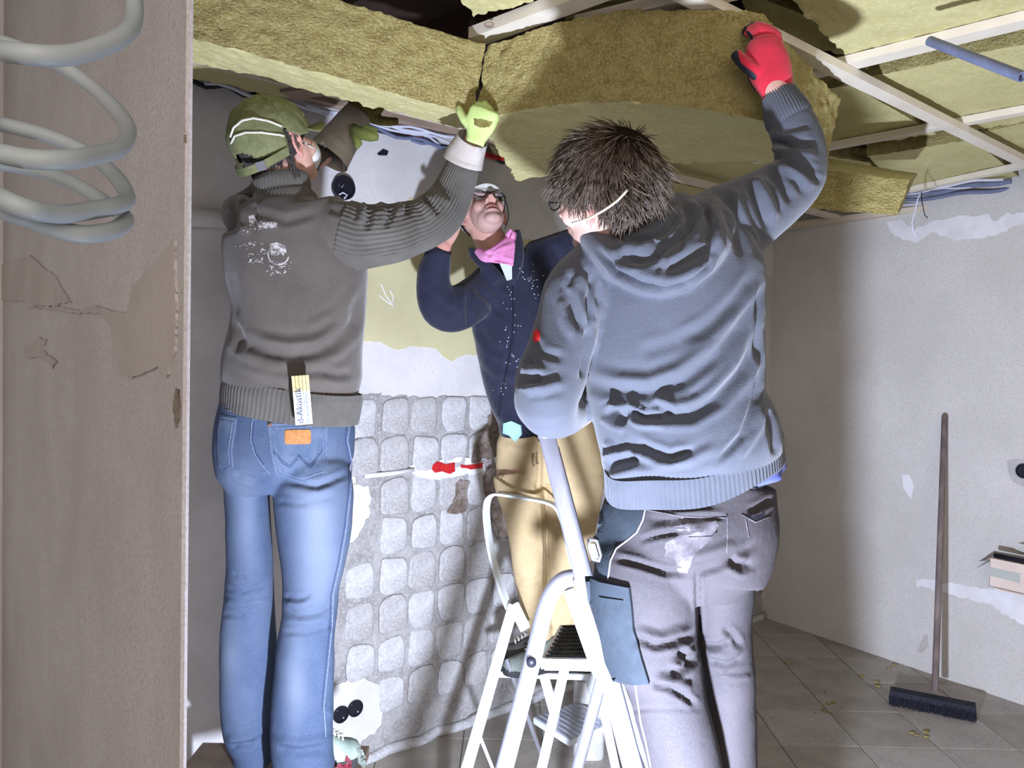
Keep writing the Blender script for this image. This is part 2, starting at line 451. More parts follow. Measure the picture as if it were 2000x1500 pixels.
def inpoly(x, y, poly):
    c = False
    for i in range(len(poly)):
        a, b = poly[i], poly[i-1]
        if (a[1] > y) != (b[1] > y) and x < (b[0]-a[0])*(y-a[1])/(b[1]-a[1])+a[0]: c = not c
    return c
rr = random.Random(11)
angb = math.atan2(BD.y, BD.x)
for i in range(-2, 12):
    for j in range(-8, 8):
        s = s_ref+(i+.5)*ds; z = z_ref+(j+.5)*dz
        p = b0+BD*s+Vector((0, 0, z))+BN*.003
        x, y = [float(v) for v in proj([p])]if False else [float(v[0]) for v in proj([p])]
        if z < .08 or not inpoly(x, y, bed) or not inpoly(x, y-20, bed) or not inpoly(x-4, y, bed): continue
        if (x-690)**2+(y-1385)**2 < 62**2 or (855 < x < 985 and 885 < y < 935): continue
        o = bpy.data.objects.new('mortar_square', rr.choice(sqs)); COL.objects.link(o); o.parent = wall_back
        o.location = p+Vector((rr.uniform(-.004, .004), 0, rr.uniform(-.004, .004)))
        o.rotation_euler = (0, rr.choice((0, PI))*0+rr.uniform(-.05, .05), angb+PI)
wpatch(tree_b, [(640, 1345), (672, 1330), (700, 1318), (738, 1335), (742, 1380), (745, 1410), (728, 1430), (700, 1452), (680, 1456), (650, 1450), (640, 1420)], .010, 'filler_patch', m_plaster_white, wall_back, 3, 9, 14, 'smooth pale filler around the socket boxes')
wpatch(tree_b, [(690, 946), (716, 950), (722, 965), (718, 990), (700, 1008), (697, 1040), (686, 1052), (672, 1040), (672, 960)], .007, 'filler_patch', m_patchwhite, wall_back, 3, 10, 12)
wpatch(tree_b, [(800, 908), (830, 900), (880, 896), (935, 893), (960, 898), (955, 920), (900, 928), (862, 935), (838, 938), (815, 930), (802, 920)], .012, 'filler_patch', m_patchwhite, wall_back, 3, 11, 12)
o = wpatch(tree_b, [(842, 906), (850, 901), (868, 905), (884, 902), (886, 918), (876, 924), (860, 920), (845, 924), (841, 915)], .016, 'red_box', m_red, wall_back, 1.5, 12, 8, 'red plastic wall box half buried in filler')
wpatch(tree_b, [(896, 906), (915, 908), (938, 904), (938, 914), (915, 916), (898, 912)], .016, 'red_box', m_red, wall_back, 1.5, 13, 8, 'torn strip of red plastic beside the wall box')
mp = M().tube([WB(712, 930, .012), WB(760, 925, .014), WB(808, 917, .014)], .009, 10)
o = obj('wall_pipe', mp, m_patchwhite, wall_back)
wpatch(tree_b, [(945, 830), (960, 790), (968, 800), (972, 860), (962, 895), (940, 898), (920, 905), (918, 880), (935, 850)], .014, 'torn_mesh', m_rust, wall_back, 4, 14, 8, 'torn brown mesh and mortar')
wpatch(tree_b, [(893, 938), (912, 942), (905, 960), (912, 985), (898, 1003), (870, 1003), (882, 975)], .012, 'torn_mesh', m_rust, wall_back, 3, 15, 8)
wpatch(tree_b, [(944, 905), (962, 895), (975, 930), (985, 985), (992, 1050), (970, 1050), (955, 1000), (942, 960)], .012, 'torn_mesh', m_rust, wall_back, 3, 16, 10)
wpatch(tree_b, [(862, 1445), (880, 1420), (905, 1415), (912, 1395), (935, 1388), (950, 1380), (952, 1398), (928, 1412), (905, 1425), (880, 1437)], .008, 'crumbled_hollow', m_rust, wall_back, 3, 17, 8)
# socket boxes
def socket(par, cpx, cpy, r, mt=m_black, W=WB, n=BN, dd=BD, labels=None):
    c = W(cpx, cpy, .006); m = M(); R = []
    u_ = Vector((0, 0, 1))
    for rad, h in ((r, -.01), (r, .012), (r*.86, .012), (r*.82, .0065)):
        R.append([c+dd*rad*math.cos(2*PI*k/24)+u_*rad*math.sin(2*PI*k/24)+n*h for k in range(24)])
    m.rings(R); return obj('socket_box', m, mt, par, flat_angle=35)
for x, y in ((664, 1394), (692, 1382)):
    sb = socket(wall_back, x, y, .032)
    obj('screw', M().tube([WB(x-6, y-6, .008), WB(x-6, y-6, .016)], .003, 6).tube([WB(x+7, y+8, .008), WB(x+7, y+8, .016)], .003, 6), m_plaster_grey, sb)
hb = socket(wall_back, 670, 367, .045)
obj('loose_wire', M().tube([WB(664, 355, .02), WB(662, 362, .03), WB(668, 366, .03), WB(672, 358, .02)], .0012, 5).tube([WB(662, 380, .02), WB(670, 376, .03), WB(678, 381, .02), WB(672, 388, .02)], .003, 5), m_cable_w, hb)
wpatch(tree_b, [(737, 300), (748, 292), (758, 296), (755, 304), (740, 304)], .004, 'chipped_hole', m_black, wall_back, 1, 18, 6)
mk = M()
for pts in ([(743, 552), (752, 574), (764, 594), (768, 580), (760, 565)], [(740, 576), (756, 590), (770, 598)]):
    strokem(mk, tree_b, pts, .0022, .002)
obj('white_chalk_scribble', mk, m_patchwhite, wall_back)
# horizontal pipe on the far left of the back wall
p1, p2 = WB(330, 422, .03), WB(445, 428, .03)
tag(obj('water_pipe', M().tube([p1, p2], .031, 20), m_plaster_white), 'thick plaster-coated pipe running level along the wall behind the green-capped person', 'pipe')

# ---- right wall details
sr = lambda p: (p-q0).dot(RD)
wpatch(tree_r, [(1735, 432), (1760, 428), (1775, 440), (1786, 452), (1800, 440), (1850, 425), (1930, 418), (1935, 428), (1948, 432), (1962, 418), (2060, 405), (2060, 430), (1990, 440), (1930, 462), (1880, 470), (1820, 455), (1790, 475), (1755, 465), (1738, 450)], .003, 'white_filler_band', m_patchwhite, wall_right, 3, 21, 16)
wpatch(tree_r, [(1788, 1130), (1830, 1135), (1900, 1145), (2060, 1165), (2060, 1235), (1990, 1215), (1930, 1180), (1850, 1160), (1790, 1145)], .002, 'filler_patch', m_patchwhite, wall_right, 3, 22, 18)
wpatch(tree_r, [(1760, 925), (1775, 928), (1786, 950), (1780, 975), (1765, 955)], .002, 'filler_patch', m_patchwhite, wall_right, 1, 23, 8)
wpatch(tree_r, [(1804, 1242), (1812, 1240), (1814, 1262), (1800, 1275), (1790, 1272)], .0015, 'chipped_hollow', m_peel_light, wall_right, 1, 26, 8)
wpatch(tree_r, [(1490, 480), (1503, 482), (1499, 700), (1500, 900), (1492, 1100), (1490, 1200), (1482, 1200), (1485, 900)], .01, 'crumbled_corner_edge', m_peel, wall_right, 2, 24, 12)
wpatch(tree_r, [(1968, 900), (1985, 896), (2040, 900), (2040, 960), (1995, 950), (1978, 940), (1970, 920)], .003, 'filler_patch', m_plaster_old, wall_right, 2, 25, 10)
socket(wall_right, 2001, 920, .034, W=WR, n=RN, dd=RD)

# ---- floor
fm = M().prism([(-2.6, -1.5, -.006), (5.5, -1.5, -.006), (5.5, 5.6, -.006), (-2.6, 5.6, -.006)], (0, 0, -.1))
floor = structure(obj('floor', fm, m_grout, smooth=False))
T = .328; g = .004
def tile_mesh(kind):
    h = T/2-g/2; m = M()
    R = [[Vector((x, y, z)) for x, y in ((-s, -s), (s, -s), (s, s), (-s, s))] for s, z in ((h, -.006), (h, -.0015), (h-.002, 0))]
    m.rings(R); me = mkmesh('floor_tile', m); me.materials.append(kind); return me
tms = [tile_mesh(m_tilefloor), tile_mesh(m_tilefloor2)]
for i in range(-4, 13):
    for j in range(-6, 8):
        x, y = 1.14+(i-3+.5)*T, 3.13+(j-1+.5)*T
        v = Vector((x, y, 0))
        if (v-b0).dot(BN) < -.24 or (v-q0).dot(RN) < -.24 or y < 1.2: continue
        o = bpy.data.objects.new('floor_tile', rr.choice(tms)); COL.objects.link(o); o.parent = floor; o.location = (x, y, rr.uniform(-.0008, .0004))
        o.rotation_euler = (rr.uniform(-.002, .002), rr.uniform(-.002, .002), 0)
# mortar lip along the floor under the back wall
m = M(); pts = []
for k in range(40):
    t = k/39; s = -.1+t*(SB(q0)+.1); pts.append(b0+BD*s+BN*(.012+.006*math.sin(k*1.7))+Vector((0, 0, .012+.008*math.sin(k*2.3))))
obj('mortar_lip', m.tube(pts, .022, 8), m_square, wall_back)
# debris crumbs on floor
m = M(); r2 = random.Random(5)
for k in range(26):
    px, py = r2.choice([(1700, 1330), (1640, 1360), (1620, 1380), (1560, 1290), (1750, 1310), (1800, 1440)]); px += r2.uniform(-30, 30); py += r2.uniform(-14, 14)
    p = AZ(px, py, 0); s = r2.uniform(.004, .011)
    m.ell(p+Vector((0, 0, s*.4)), (Vector((s*1.6, 0, 0)), Vector((0, s, 0)), Vector((0, 0, s*.5))), 6, 4)
tag(obj('insulation_crumbs', m, m_wool), 'loose yellow wool crumbs scattered on the floor tiles', 'debris', kind='stuff')

# ---- ceiling: dark deck, battens
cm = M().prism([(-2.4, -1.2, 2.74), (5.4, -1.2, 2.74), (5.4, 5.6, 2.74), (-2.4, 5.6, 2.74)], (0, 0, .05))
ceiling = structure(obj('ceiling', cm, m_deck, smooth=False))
def bat(pa, pb, wd, th, z, mt=m_batten, ext=(0, 0), name='batten', par=None, z2=None):
    a, b = AZ(pa[0], pa[1], z), AZ(pb[0], pb[1], z if z2 is None else z2)
    d = (b-a).normalized(); a -= d*ext[0]; b += d*ext[1]
    s = d.cross(Vector((0, 0, 1))).normalized()
    return obj(name, M().bar(a+Vector((0, 0, th/2)), b+Vector((0, 0, th/2)), s*wd/2, Vector((0, 0, th/2))), mt, ceiling if par is None else par, smooth=False)
ZB = 2.40; ZC = 2.425
bat((1366, 12), (2000, 322), .046, .024, ZB, m_batten_w, (.3, .4))
bat((370, 118), (1680, 440), .044, .022, ZB, m_batten, (.1, .1))
bat((370, 197), (1480, 452), .040, .026, 2.388, m_batten_w, (.1, .05))
bat((930, 82), (1160, -2), .060, .030, ZC, m_batten_w, (.0, .5))
bat((1200, 45), (1400, -2), .060, .030, ZC, m_batten_w, (.1, .3))
bat((1560, 155), (2000, 48), .060, .024, ZC, m_batten_w, (.2, .5))
bat((1560, 303), (2000, 222), .040, .024, ZC, m_batten_w, (.2, .5))
bat((1850, 360), (2000, 328), .040, .024, ZC, m_batten_w, (.2, .5))
bat((1500, 452), (2000, 392), .085, .030, 2.385, m_batten, (.1, .6), name='wall_plate')
bat((560, 188), (690, 172), .07, .012, 2.388, m_board, (.0, .1), name='board')
bat((640, 205), (905, 268), .045, .02, 2.43, m_board, (.3, .3), name='board')
kn = AZ(955, 50, ZC-.001); obj('wood_knot', M().tube([kn, kn+Vector((0, 0, .004))], .013, 16), m_board, ceiling)
# joists in the dark void
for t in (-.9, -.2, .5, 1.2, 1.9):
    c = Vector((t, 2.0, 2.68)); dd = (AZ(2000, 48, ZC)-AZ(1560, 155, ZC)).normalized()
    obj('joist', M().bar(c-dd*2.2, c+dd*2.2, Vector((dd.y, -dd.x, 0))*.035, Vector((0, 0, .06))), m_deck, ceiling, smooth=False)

# ---- insulation slabs
def hexa(name, C8, nx, ny, nz, mt, amp=(.004, .004), sag=None, seed=0, mt2=None):
    """C8: near-left-bottom, near-right-bottom, far-right-bottom, far-left-bottom, then the four tops"""
    C8 = [Vector(c) for c in C8]; m = M(); idx = {}
    def pt(u, v, w_):
        b_ = (C8[0]*(1-u)+C8[1]*u)*(1-v)+(C8[3]*(1-u)+C8[2]*u)*v
        t_ = (C8[4]*(1-u)+C8[5]*u)*(1-v)+(C8[7]*(1-u)+C8[6]*u)*v
        p = b_*(1-w_)+t_*w_
        if sag: p = p+sag(u, v, w_)
        return p
    def vid(i, j, k):
        if (i, j, k) not in idx:
            idx[(i, j, k)] = len(m.V); m.V.append(tuple(pt(i/nx, j/ny, k/nz)))
        return idx[(i, j, k)]
    fm_ = []
    for i in range(nx):
        for j in range(ny):
            m.F.append((vid(i, j, 0), vid(i, j+1, 0), vid(i+1, j+1, 0), vid(i+1, j, 0))); fm_.append(0)
            m.F.append((vid(i, j, nz), vid(i+1, j, nz), vid(i+1, j+1, nz), vid(i, j+1, nz))); fm_.append(0)
    for i in range(nx):
        for k in range(nz):
            m.F.append((vid(i, 0, k), vid(i+1, 0, k), vid(i+1, 0, k+1), vid(i, 0, k+1))); fm_.append(1)
            m.F.append((vid(i, ny, k), vid(i, ny, k+1), vid(i+1, ny, k+1), vid(i+1, ny, k))); fm_.append(1)
    for j in range(ny):
        for k in range(nz):
            m.F.append((vid(0, j, k), vid(0, j, k+1), vid(0, j+1, k+1), vid(0, j+1, k))); fm_.append(1)
            m.F.append((vid(nx, j, k), vid(nx, j+1, k), vid(nx, j+1, k+1), vid(nx, j, k+1))); fm_.append(1)
    me = mkmesh(name, m); me.materials.append(m_woolsm if mt2 is None else mt2); me.materials.append(mt)
    me.polygons.foreach_set('material_index', fm_); me.polygons.foreach_set('use_smooth', [True]*len(fm_)); me.set_sharp_from_angle(angle=math.radians(60))
    V = getV(me); N = getN(me)
    side = np.zeros(len(V)); 
    for p, f in zip(me.polygons, fm_):
        if f:
            for v in p.vertices: side[v] = 1
    d = np.where(side > 0, amp[0], amp[1])*(fbm(V*55+seed, 3)+.5*fbm(V*14+seed, 2))
    setV(me, V+N*d[:, None])
    o = bpy.data.objects.new(name, me); COL.objects.link(o); return o
# the two big slabs being fitted
hA = [P(330, 62, 2.0), P(925, 226, 2.1), P(960, 205, 2.75), P(420, 118, 2.35), P(330, -120, 1.95), P(945, 86, 2.08), P(1000, 90, 2.7), P(440, -30, 2.4)]
hA = [P(300, 52, 1.72), P(926, 226, 2.08), P(905, 252, 2.28), P(300, 100, 1.86), P(300, -110, 1.70), P(946, 86, 2.05), P(946, 95, 2.3), P(300, -80, 1.90)]
o = hexa('insulation_slab', hA, 90, 26, 26, m_wool, (.006, .003), seed=3); tag(o, 'thick yellow insulation slab hanging over the green-capped person, torn edge facing out', 'insulation', 'mineral wool slabs')
def sagB(u, v, w_): return Vector((0, 0, .035*math.sin(PI*u)*(1-v*.5)-.0*w_))+Vector((0, -.03*math.sin(PI*u), 0))
hB = [P(932, 232, 2.08), P(1500, 238, 1.84), P(1612, 318, 2.26), P(1010, 352, 2.66), P(948, 92, 2.06), P(1490, 28, 1.81), P(1642, 196, 2.24), P(1010, 200, 2.7)]
slabB = hexa('insulation_slab', hB, 84, 70, 26, m_wool, (.006, .003), sag=sagB, seed=9); tag(slabB, 'yellow insulation slab held up by the red-gloved hand above the hooded person', 'insulation', 'mineral wool slabs')
hC = [P(1478, 398, 2.62), P(1752, 420, 2.45), P(1760, 405, 2.9), P(1480, 385, 3.1), P(1600, 330, 2.60), P(1776, 352, 2.45), P(1790, 340, 2.9), P(1620, 310, 3.05)]
o = hexa('insulation_slab', hC, 36, 40, 20, m_wool, (.004, .003), seed=13); tag(o, 'tilted insulation slab drooping past the batten behind the raised elbow', 'insulation', 'mineral wool slabs')
def flat(poly_px, z, th, label, seed, nx=30, ny=24):
    q = [AZ(x, y, z) for x, y in poly_px]
    C8 = q+[p+Vector((0, 0, th)) for p in q]
    o = hexa('insulation_slab', C8, nx, ny, 8, m_wool, (.006, .003), seed=seed); tag(o, label, 'insulation', 'mineral wool slabs'); return o
flat([(1664, 118), (2080, 20), (2080, -140), (1420, -120)], 2.452, .1, 'wide insulation slab filling the top right corner above the long batten', 21, 50, 40)
flat([(1470, 60), (1655, 112), (1600, 40), (1440, -20)], 2.50, .1, 'shadowed insulation slab edge just above the red glove', 22)
flat([(1590, 290), (1830, 262), (1662, 166), (1540, 186)], 2.452, .1, 'insulation slab behind the long batten, right of the red glove', 23)
flat([(1866, 262), (2120, 214), (2120, 60), (1694, 152)], 2.452, .1, 'insulation slab above the grey conduit stub, between two cross battens', 24)
flat([(1780, 378), (1990, 345), (1900, 272), (1694, 306)], 2.452, .1, 'insulation slab above the exposed cables near the right wall', 25)
flat([(2000, 335), (2140, 310), (2100, 222), (1922, 256)], 2.452, .1, 'insulation slab at the right picture edge under the long batten', 26)
flat([(925, 34), (1040, 0), (1010, -80), (840, -80)], 2.452, .1, 'small end of insulation slab at the top beside the pale cross batten', 27)
flat([(1108, 88), (1262, 60), (1300, -10), (1105, 5)], 2.52, .1, 'brown shadowed insulation slab up in the dark gap', 28)
flat([(360, 150), (560, 192), (600, 172), (360, 120)], 2.425, .06, 'flat insulation piece above the green cap, between the battens', 29)
flat([(985, 330), (1480, 432), (1480, 392), (950, 278)], 2.43, .08, 'insulation strip between battens behind the dark-haired head', 30, 50, 12)
flat([(1480, 440), (1660, 440), (1600, 408), (1480, 400)], 2.47, .05, 'insulation strip under the tilted slab by the wall top', 31)
flat([(1250, 362), (1500, 412), (1640, 330), (1300, 285)], 2.462, .06, 'insulation strip seen between the held slab and the back batten', 32, 40, 14)
flat([(1590, 300), (1700, 318), (1720, 385), (1590, 350)], 2.50, .06, 'shadowed insulation scrap above the tilted slab', 33)
# broken plywood shreds
m = M()
for pts in ([(1022, 272), (1050, 282), (1066, 296), (1030, 284)], [(1040, 270), (1062, 276), (1058, 288)], [(1015, 300), (1062, 290), (1066, 305), (1030, 310)]):
    m.prism([AZ(x, y, 2.39) for x, y in pts], (0, 0, .012))
tag(obj('splintered_board', m, m_board, smooth=False), 'splintered bit of brown board sticking out beside the dark-haired head', 'board')
# cables in the gap over the back wall
gcb = 'cables in the ceiling gap'
cab = [(400, 163, 640, 218, m_cable_w, .006), (372, 172, 620, 228, m_cable_g, .008), (372, 158, 520, 190, m_cable_k, .008),
       (600, 205, 900, 275, m_cable_w, .007), (604, 212, 900, 283, m_cable_w, .005), (610, 222, 890, 290, m_cable_k, .010), (650, 222, 895, 268, m_cable_w, .005),
       (720, 250, 890, 292, m_cable_g, .008), (760, 240, 905, 300, m_cable_w, .005), (610, 232, 760, 268, m_cable_k, .009), (800, 272, 980, 312, m_cable_g, .007)]
CL = ['white cable running in above the back of the green cap', 'grey cable along the batten left of and behind the green cap', 'black cable at the left end of the ceiling gap by the near wall',
      'thickest white cable running from the cap brim to the raised white cuff', 'thin white cable just below the thickest white cable', 'long black cable under the white cables, left of the white cuff',
      'topmost thin white cable in the gap, touching the brown board', 'short grey cable beside the olive glove over the wall', 'thin white cable ending behind the raised white cuff', 'short black cable behind the olive glove and its gauntlet', 'grey cable passing behind the white cuff to the red handle']
for k, (x0, y0, x1, y1, mt, r_) in enumerate(cab):
    z = 2.42+.008*(k % 3); a, b = AZ(x0, y0, z), AZ(x1, y1, z); n = 10
    pts = [a.lerp(b, i/n)+Vector((0, 0, .008*math.sin(i*1.3+k)))+BN*.006*math.sin(i*.9+2*k) for i in range(n+1)]
    tag(obj('cable', M().tube(pts, r_, 8), mt), CL[k], 'cable', 'cables in the ceiling gap over the back wall')
for x0, y0, x1, y1 in ((455, 188, 490, 200), (775, 235, 815, 262)):
    a, b = AZ(x0, y0, 2.47), AZ(x1, y1, 2.47)
    tag(obj('brick', M().bar(a, b, BN*.05, Vector((0, 0, .03))), m_brick, smooth=False), 'red brick in the gap just behind the top of the green cap' if x0 < 500 else 'red brick in the cable gap left of the white cuff', 'brick', 'bricks in the gap')
a, b = AZ(946, 302, 2.38), AZ(980, 312, 2.38)
o = tag(obj('pliers_handle', M().bar(a, b, BN*.012, Vector((0, 0, .008))), m_red, smooth=False), 'red handle poking out beside the white gauntlet cuff', 'tool')
obj('blade', M().bar(a.lerp(b, .5), b+(b-a)*.1-Vector((0, 0, .012)), BN*.010, Vector((0, 0, .004))), m_black, o, smooth=False)
# cables on the right
for k, (x0, y0, x1, y1, mt, r_) in enumerate([(1764, 372, 1960, 348, m_cable_w, .006), (1764, 384, 1975, 352, m_cable_g, .013), (1762, 392, 1985, 366, m_cable_g, .011), (1762, 399, 1990, 374, m_cable_w, .004), (1770, 378, 1965, 356, m_cable_w, .004)]):
    z = 2.435; a, b = AZ(x0, y0, z), AZ(x1, y1, z); n = 10
    pts = [a.lerp(b, i/n)+Vector((0, 0, .006*math.sin(i*1.1+k))) for i in range(n+1)]
    tag(obj('cable', M().tube(pts, r_, 8), mt), ('uppermost white cable over the right wall plate', 'thicker upper grey conduit over the right wall plate', 'thinner lower grey conduit over the right wall plate', 'lowest thin white cable over the right wall plate', 'thin white cable crossing the grey conduits over the right wall plate')[k], 'cable', 'cables over the right wall plate')
a, b = AZ(1765, 402, 2.45), AZ(1990, 378, 2.45)
tag(obj('red_pipe', M().tube([a, b], .016, 10), m_brick), 'rust red pipe above the wall plate on the right', 'pipe')
wp = [(1800, 372), (1792, 390), (1786, 415), (1781, 435), (1784, 455), (1792, 468)]
tag(obj('wire', M().tube([P(x, y, 3.25) for x, y in wp], .003, 8), m_cable_w), 'loose white wire dangling below the ceiling by the right wall', 'wire')
tag(obj('wire', M().tube([P(x, y, 3.3) for x, y in [(1800, 375), (1801, 395), (1806, 420), (1812, 426)]], .002, 6), m_cable_k), 'thin dark wire dangling beside the white wire', 'wire')
a, b = P(1816, 80, 1.86), P(1997, 150, 1.62)
m = M(); R = []
dd = (b-a).normalized(); ax = dd.orthogonal().normalized(); bx = dd.cross(ax)
for c_, rad in ((a, .0115), (b, .0115), (b, .009), (b-dd*.05, .009)): R.append([c_+ax*rad*math.cos(2*PI*k/20)+bx*rad*math.sin(2*PI*k/20) for k in range(20)])
m.rings(R); tag(obj('conduit_stub', m, m_cable_g, flat_angle=40), 'open-ended grey plastic conduit poking out of the ceiling at the right', 'conduit')

# ---- coil of white hose hanging near the camera
cp = [(255,-60,.40),(262,30,.38),(245,65,.36),(200,90,.34),(130,108,.32),(40,105,.31),(-60,85,.33),(-100,60,.38),(-60,60,.42),(0,82,.44),(100,118,.45),(180,170,.45),(235,225,.43),(250,258,.41),(235,288,.38),(200,300,.36),(130,312,.33),(40,308,.32),(-60,280,.33),(-100,245,.38),(-50,235,.42),(0,242,.44),(100,268,.45),(180,305,.45),(230,350,.43),(248,388,.41),(225,402,.38),(170,412,.36),(110,418,.34),(30,400,.32),(-60,350,.34),(-100,320,.38),(-50,310,.42),(0,318,.44),(80,335,.45),(150,362,.44),(210,400,.43),(245,428,.41),(225,448,.38),(170,458,.36),(120,450,.35),(60,428,.34),(0,408,.33),(-80,380,.33)]
pts = [P(c[0], c[1], c[2]) for c in cr(cp, 5)]
tag(obj('hose_coil', M().tube(pts, .0043, 14), m_coil), 'loose hanging coil of white hose in the left foreground', 'hose')

# ---- broom
t = thing('broom', 'long-handled push broom with dark bristles leaning against the right wall', 'broom', AZ(1820, 1385, 0))
top = WR(1845, 812, .03); h0 = AZ(1820, 1372, 0); h0 = P(1826, 1352, AZ(1820, 1385, 0).y-.0)
obj('handle', M().tube([h0, h0.lerp(top, .5), top, top+(top-h0).normalized()*.008], [.0145, .0145, .0135, .006], 14), m_wood_handle, t)
A_, B_ = AZ(1738, 1372, 0), AZ(1905, 1406, 0)
A_, B_ = A_+Vector((0, 0, .055)), B_+Vector((0, 0, .055)); ddb = (B_-A_).normalized(); sd = ddb.cross(Vector((0, 0, 1)))
obj('brush_head', M().bar(A_, B_, sd*.03, Vector((0, 0, .012))), m_bristle, t, smooth=False)
m = M(); r3 = random.Random(3)
for k in range(900):
    u, v = r3.random(), r3.uniform(-1, 1)
    p = A_.lerp(B_, u)+sd*v*.03; q = p+Vector((0, 0, -.052))+sd*v*.012+Vector((r3.uniform(-.006, .006), r3.uniform(-.006, .006), 0)); q.z = max(q.z, .001)
    m.tube([p, q], .0022, 3)
o = obj('bristles', m, m_bristle, t, smooth=False); o['kind'] = 'stuff'

# ---- open cardboard box fixed by the right wall
c1, c2 = WR(1930, 1118, .0), WR(2035, 1140, .0)
c0 = P(1931, 1110, WR(1931, 1110).y-.10)
t = thing('cardboard_box', 'taped cardboard box at the right picture edge by the grey wall', 'box', WR(1960, 1145, .15))
z0, z1 = WR(1960, 1150, .15).z, WR(1940, 1090, .15).z
bl = WR(1932, 1120, .16); bl.z = z0; m = M()
L_, W_ = .34, .15
for (a, b) in (((0, 0), (L_, 0)), ((L_, 0), (L_, W_)), ((L_, W_), (0, W_)), ((0, W_), (0, 0))):
    pa = bl+RD*a[0]-RN*a[1]; pb = bl+RD*b[0]-RN*b[1]; dn = (pb-pa).normalized()
    m.prism([pa, pb, pb+Vector((0, 0, z1-z0)), pa+Vector((0, 0, z1-z0))], dn.cross(Vector((0, 0, 1)))*-.004)
m.prism([bl, bl+RD*L_, bl+RD*L_-RN*W_, bl-RN*W_], (0, 0, .004))
obj('carton', m, m_card, t, smooth=False)
tp = M().prism([bl+RN*.001+Vector((0, 0, .05)), bl+RD*.13+RN*.001+Vector((0, 0, .045)), bl+RD*.13+RN*.001+Vector((0, 0, .088)), bl+RN*.001+Vector((0, 0, .09))], RN*.001)
obj('tape', tp, m_tape, t, smooth=False)
fl = M().prism([bl+Vector((0, 0, z1-z0)), bl-RN*.08+Vector((0, 0, z1-z0)), bl-RN*.05-RD*.05+Vector((0, 0, z1-z0-.05)), bl-RD*.06+Vector((0, 0, z1-z0-.06))], (0, 0, -.003))
obj('flap', fl, m_tape, t, smooth=False)
zz = z1+.018
t2 = thing('hand_saw', 'dark tool lying on top of the cardboard box', 'tool', bl+Vector((0, 0, z1-z0)))
obj('tool_handle', M().tube([bl+RD*.02+Vector((0, 0, zz-z0)), bl+RD*.34+Vector((0, 0, zz-z0-.005))], .012, 10), m_black, t2)
obj('blade', M().prism([bl+RD*.09-RN*.03+Vector((0, 0, zz-z0+.04)), bl+RD*.22-RN*.03+Vector((0, 0, zz-z0+.085)), bl+RD*.3-RN*.03+Vector((0, 0, zz-z0+.05)), bl+RD*.3-RN*.03+Vector((0, 0, zz-z0+.01)), bl+RD*.2-RN*.03+Vector((0, 0, zz-z0+.02))], RN*.004), m_tape, t2, smooth=False)
# wall shelf carrying the box
obj('shelf_bracket', M().prism([bl+RD*.02-Vector((0, 0, .002)), bl+RD*.4-Vector((0, 0, .002)), bl+RD*.4-RN*.155-Vector((0, 0, .002)), bl+RD*.02-RN*.155-Vector((0, 0, .002))], (0, 0, -.008)), m_card, wall_right, smooth=False)
# ================================================================== PEOPLE: MATERIALS
m_skin = mat('skin', (.55, .30, .22), (.50, .26, .19), 30, rough=.55, attr=True, sss=.08, bump=.1, bscale=250, lo=.55, hi=.9, spec=.35)
m_skin.node_tree.nodes['Mix'].inputs['Factor'].default_value = 0
m_sweater = mat('olive_brown_knit', (.078, .066, .055), (.062, .051, .042), 9, bump=.35, bscale=600, bdist=.002, sheen=.25, fine=(.10, .088, .074), fine_scale=500)
m_rib = mat('olive_grey_rib_knit', (.088, .082, .070), (.07, .063, .053), 12, bump=.3, bscale=500, bdist=.002, sheen=.2)
m_denim = mat('faded_denim', (.10, .17, .33), (.09, .12, .18), 5, bump=.3, bscale=500, bdist=.0015, attr=True, fine=(.095, .125, .18), fine_scale=700, lo=.5, hi=.9)
m_denim_p = mat('denim_pocket', (.05, .078, .135), (.085, .115, .17), 22, bump=.4, bscale=400, bdist=.0015, fine=(.10, .13, .19), fine_scale=700)
m_stitch = mat('pale_denim_seam', (.16, .19, .27), (.09, .12, .19), 200, rough=.8)
m_stitch_d = mat('dark_seam', (.03, .045, .10), rough=.8)
m_leather = mat('brown_leather', (.36, .16, .05), (.30, .12, .035), 60, rough=.5, bump=.3, bscale=200)
m_leather_d = mat('dark_leather', (.15, .06, .025), rough=.6)
m_cap = mat('olive_cap_cloth', (.155, .165, .075), (.11, .12, .05), 26, bump=.5, bscale=90, bdist=.004, fine=(.19, .20, .10), fine_scale=400)
m_cap_w = mat('white_cap_cloth', (.55, .54, .50), (.48, .47, .43), 20, bump=.3, bscale=90)
m_elastic = mat('cream_elastic', (.62, .60, .50), (.52, .50, .42), 80, rough=.6)
m_metal = mat('brushed_metal', (.75, .76, .80), rough=.28, metal=1.0)
m_print = mat('cracked_white_print', (.42, .39, .38), (.15, .14, .13), 120, rough=.8, lo=.50, hi=.54, detail=4)
m_hair = mat('dark_brown_hair', (.040, .026, .016), (.085, .060, .040), 60, rough=.45, spec=.5, bump=.4, bscale=300)
m_hair_g = mat('short_dark_hair', (.035, .028, .026), (.06, .05, .045), 90, rough=.6, bump=.6, bscale=400)
m_gauntlet = mat('pale_leather_gauntlet', (.42, .39, .36), (.36, .32, .28), 14, bump=.25, bscale=120, rough=.7)
m_glove_g = mat('light_green_cloth', (.50, .62, .24), (.42, .54, .18), 30, bump=.3, bscale=200)
m_glove_o = mat('olive_glove', (.22, .20, .06), (.13, .11, .03), 40, bump=.5, bscale=120)
m_glove_r = mat('red_knit_glove', (.50, .012, .035), (.42, .010, .028), 40, bump=.4, bscale=600, bdist=.002, sheen=.3)
m_glove_k = mat('black_rubber_palm', (.012, .014, .024), rough=.5, bump=.4, bscale=300)
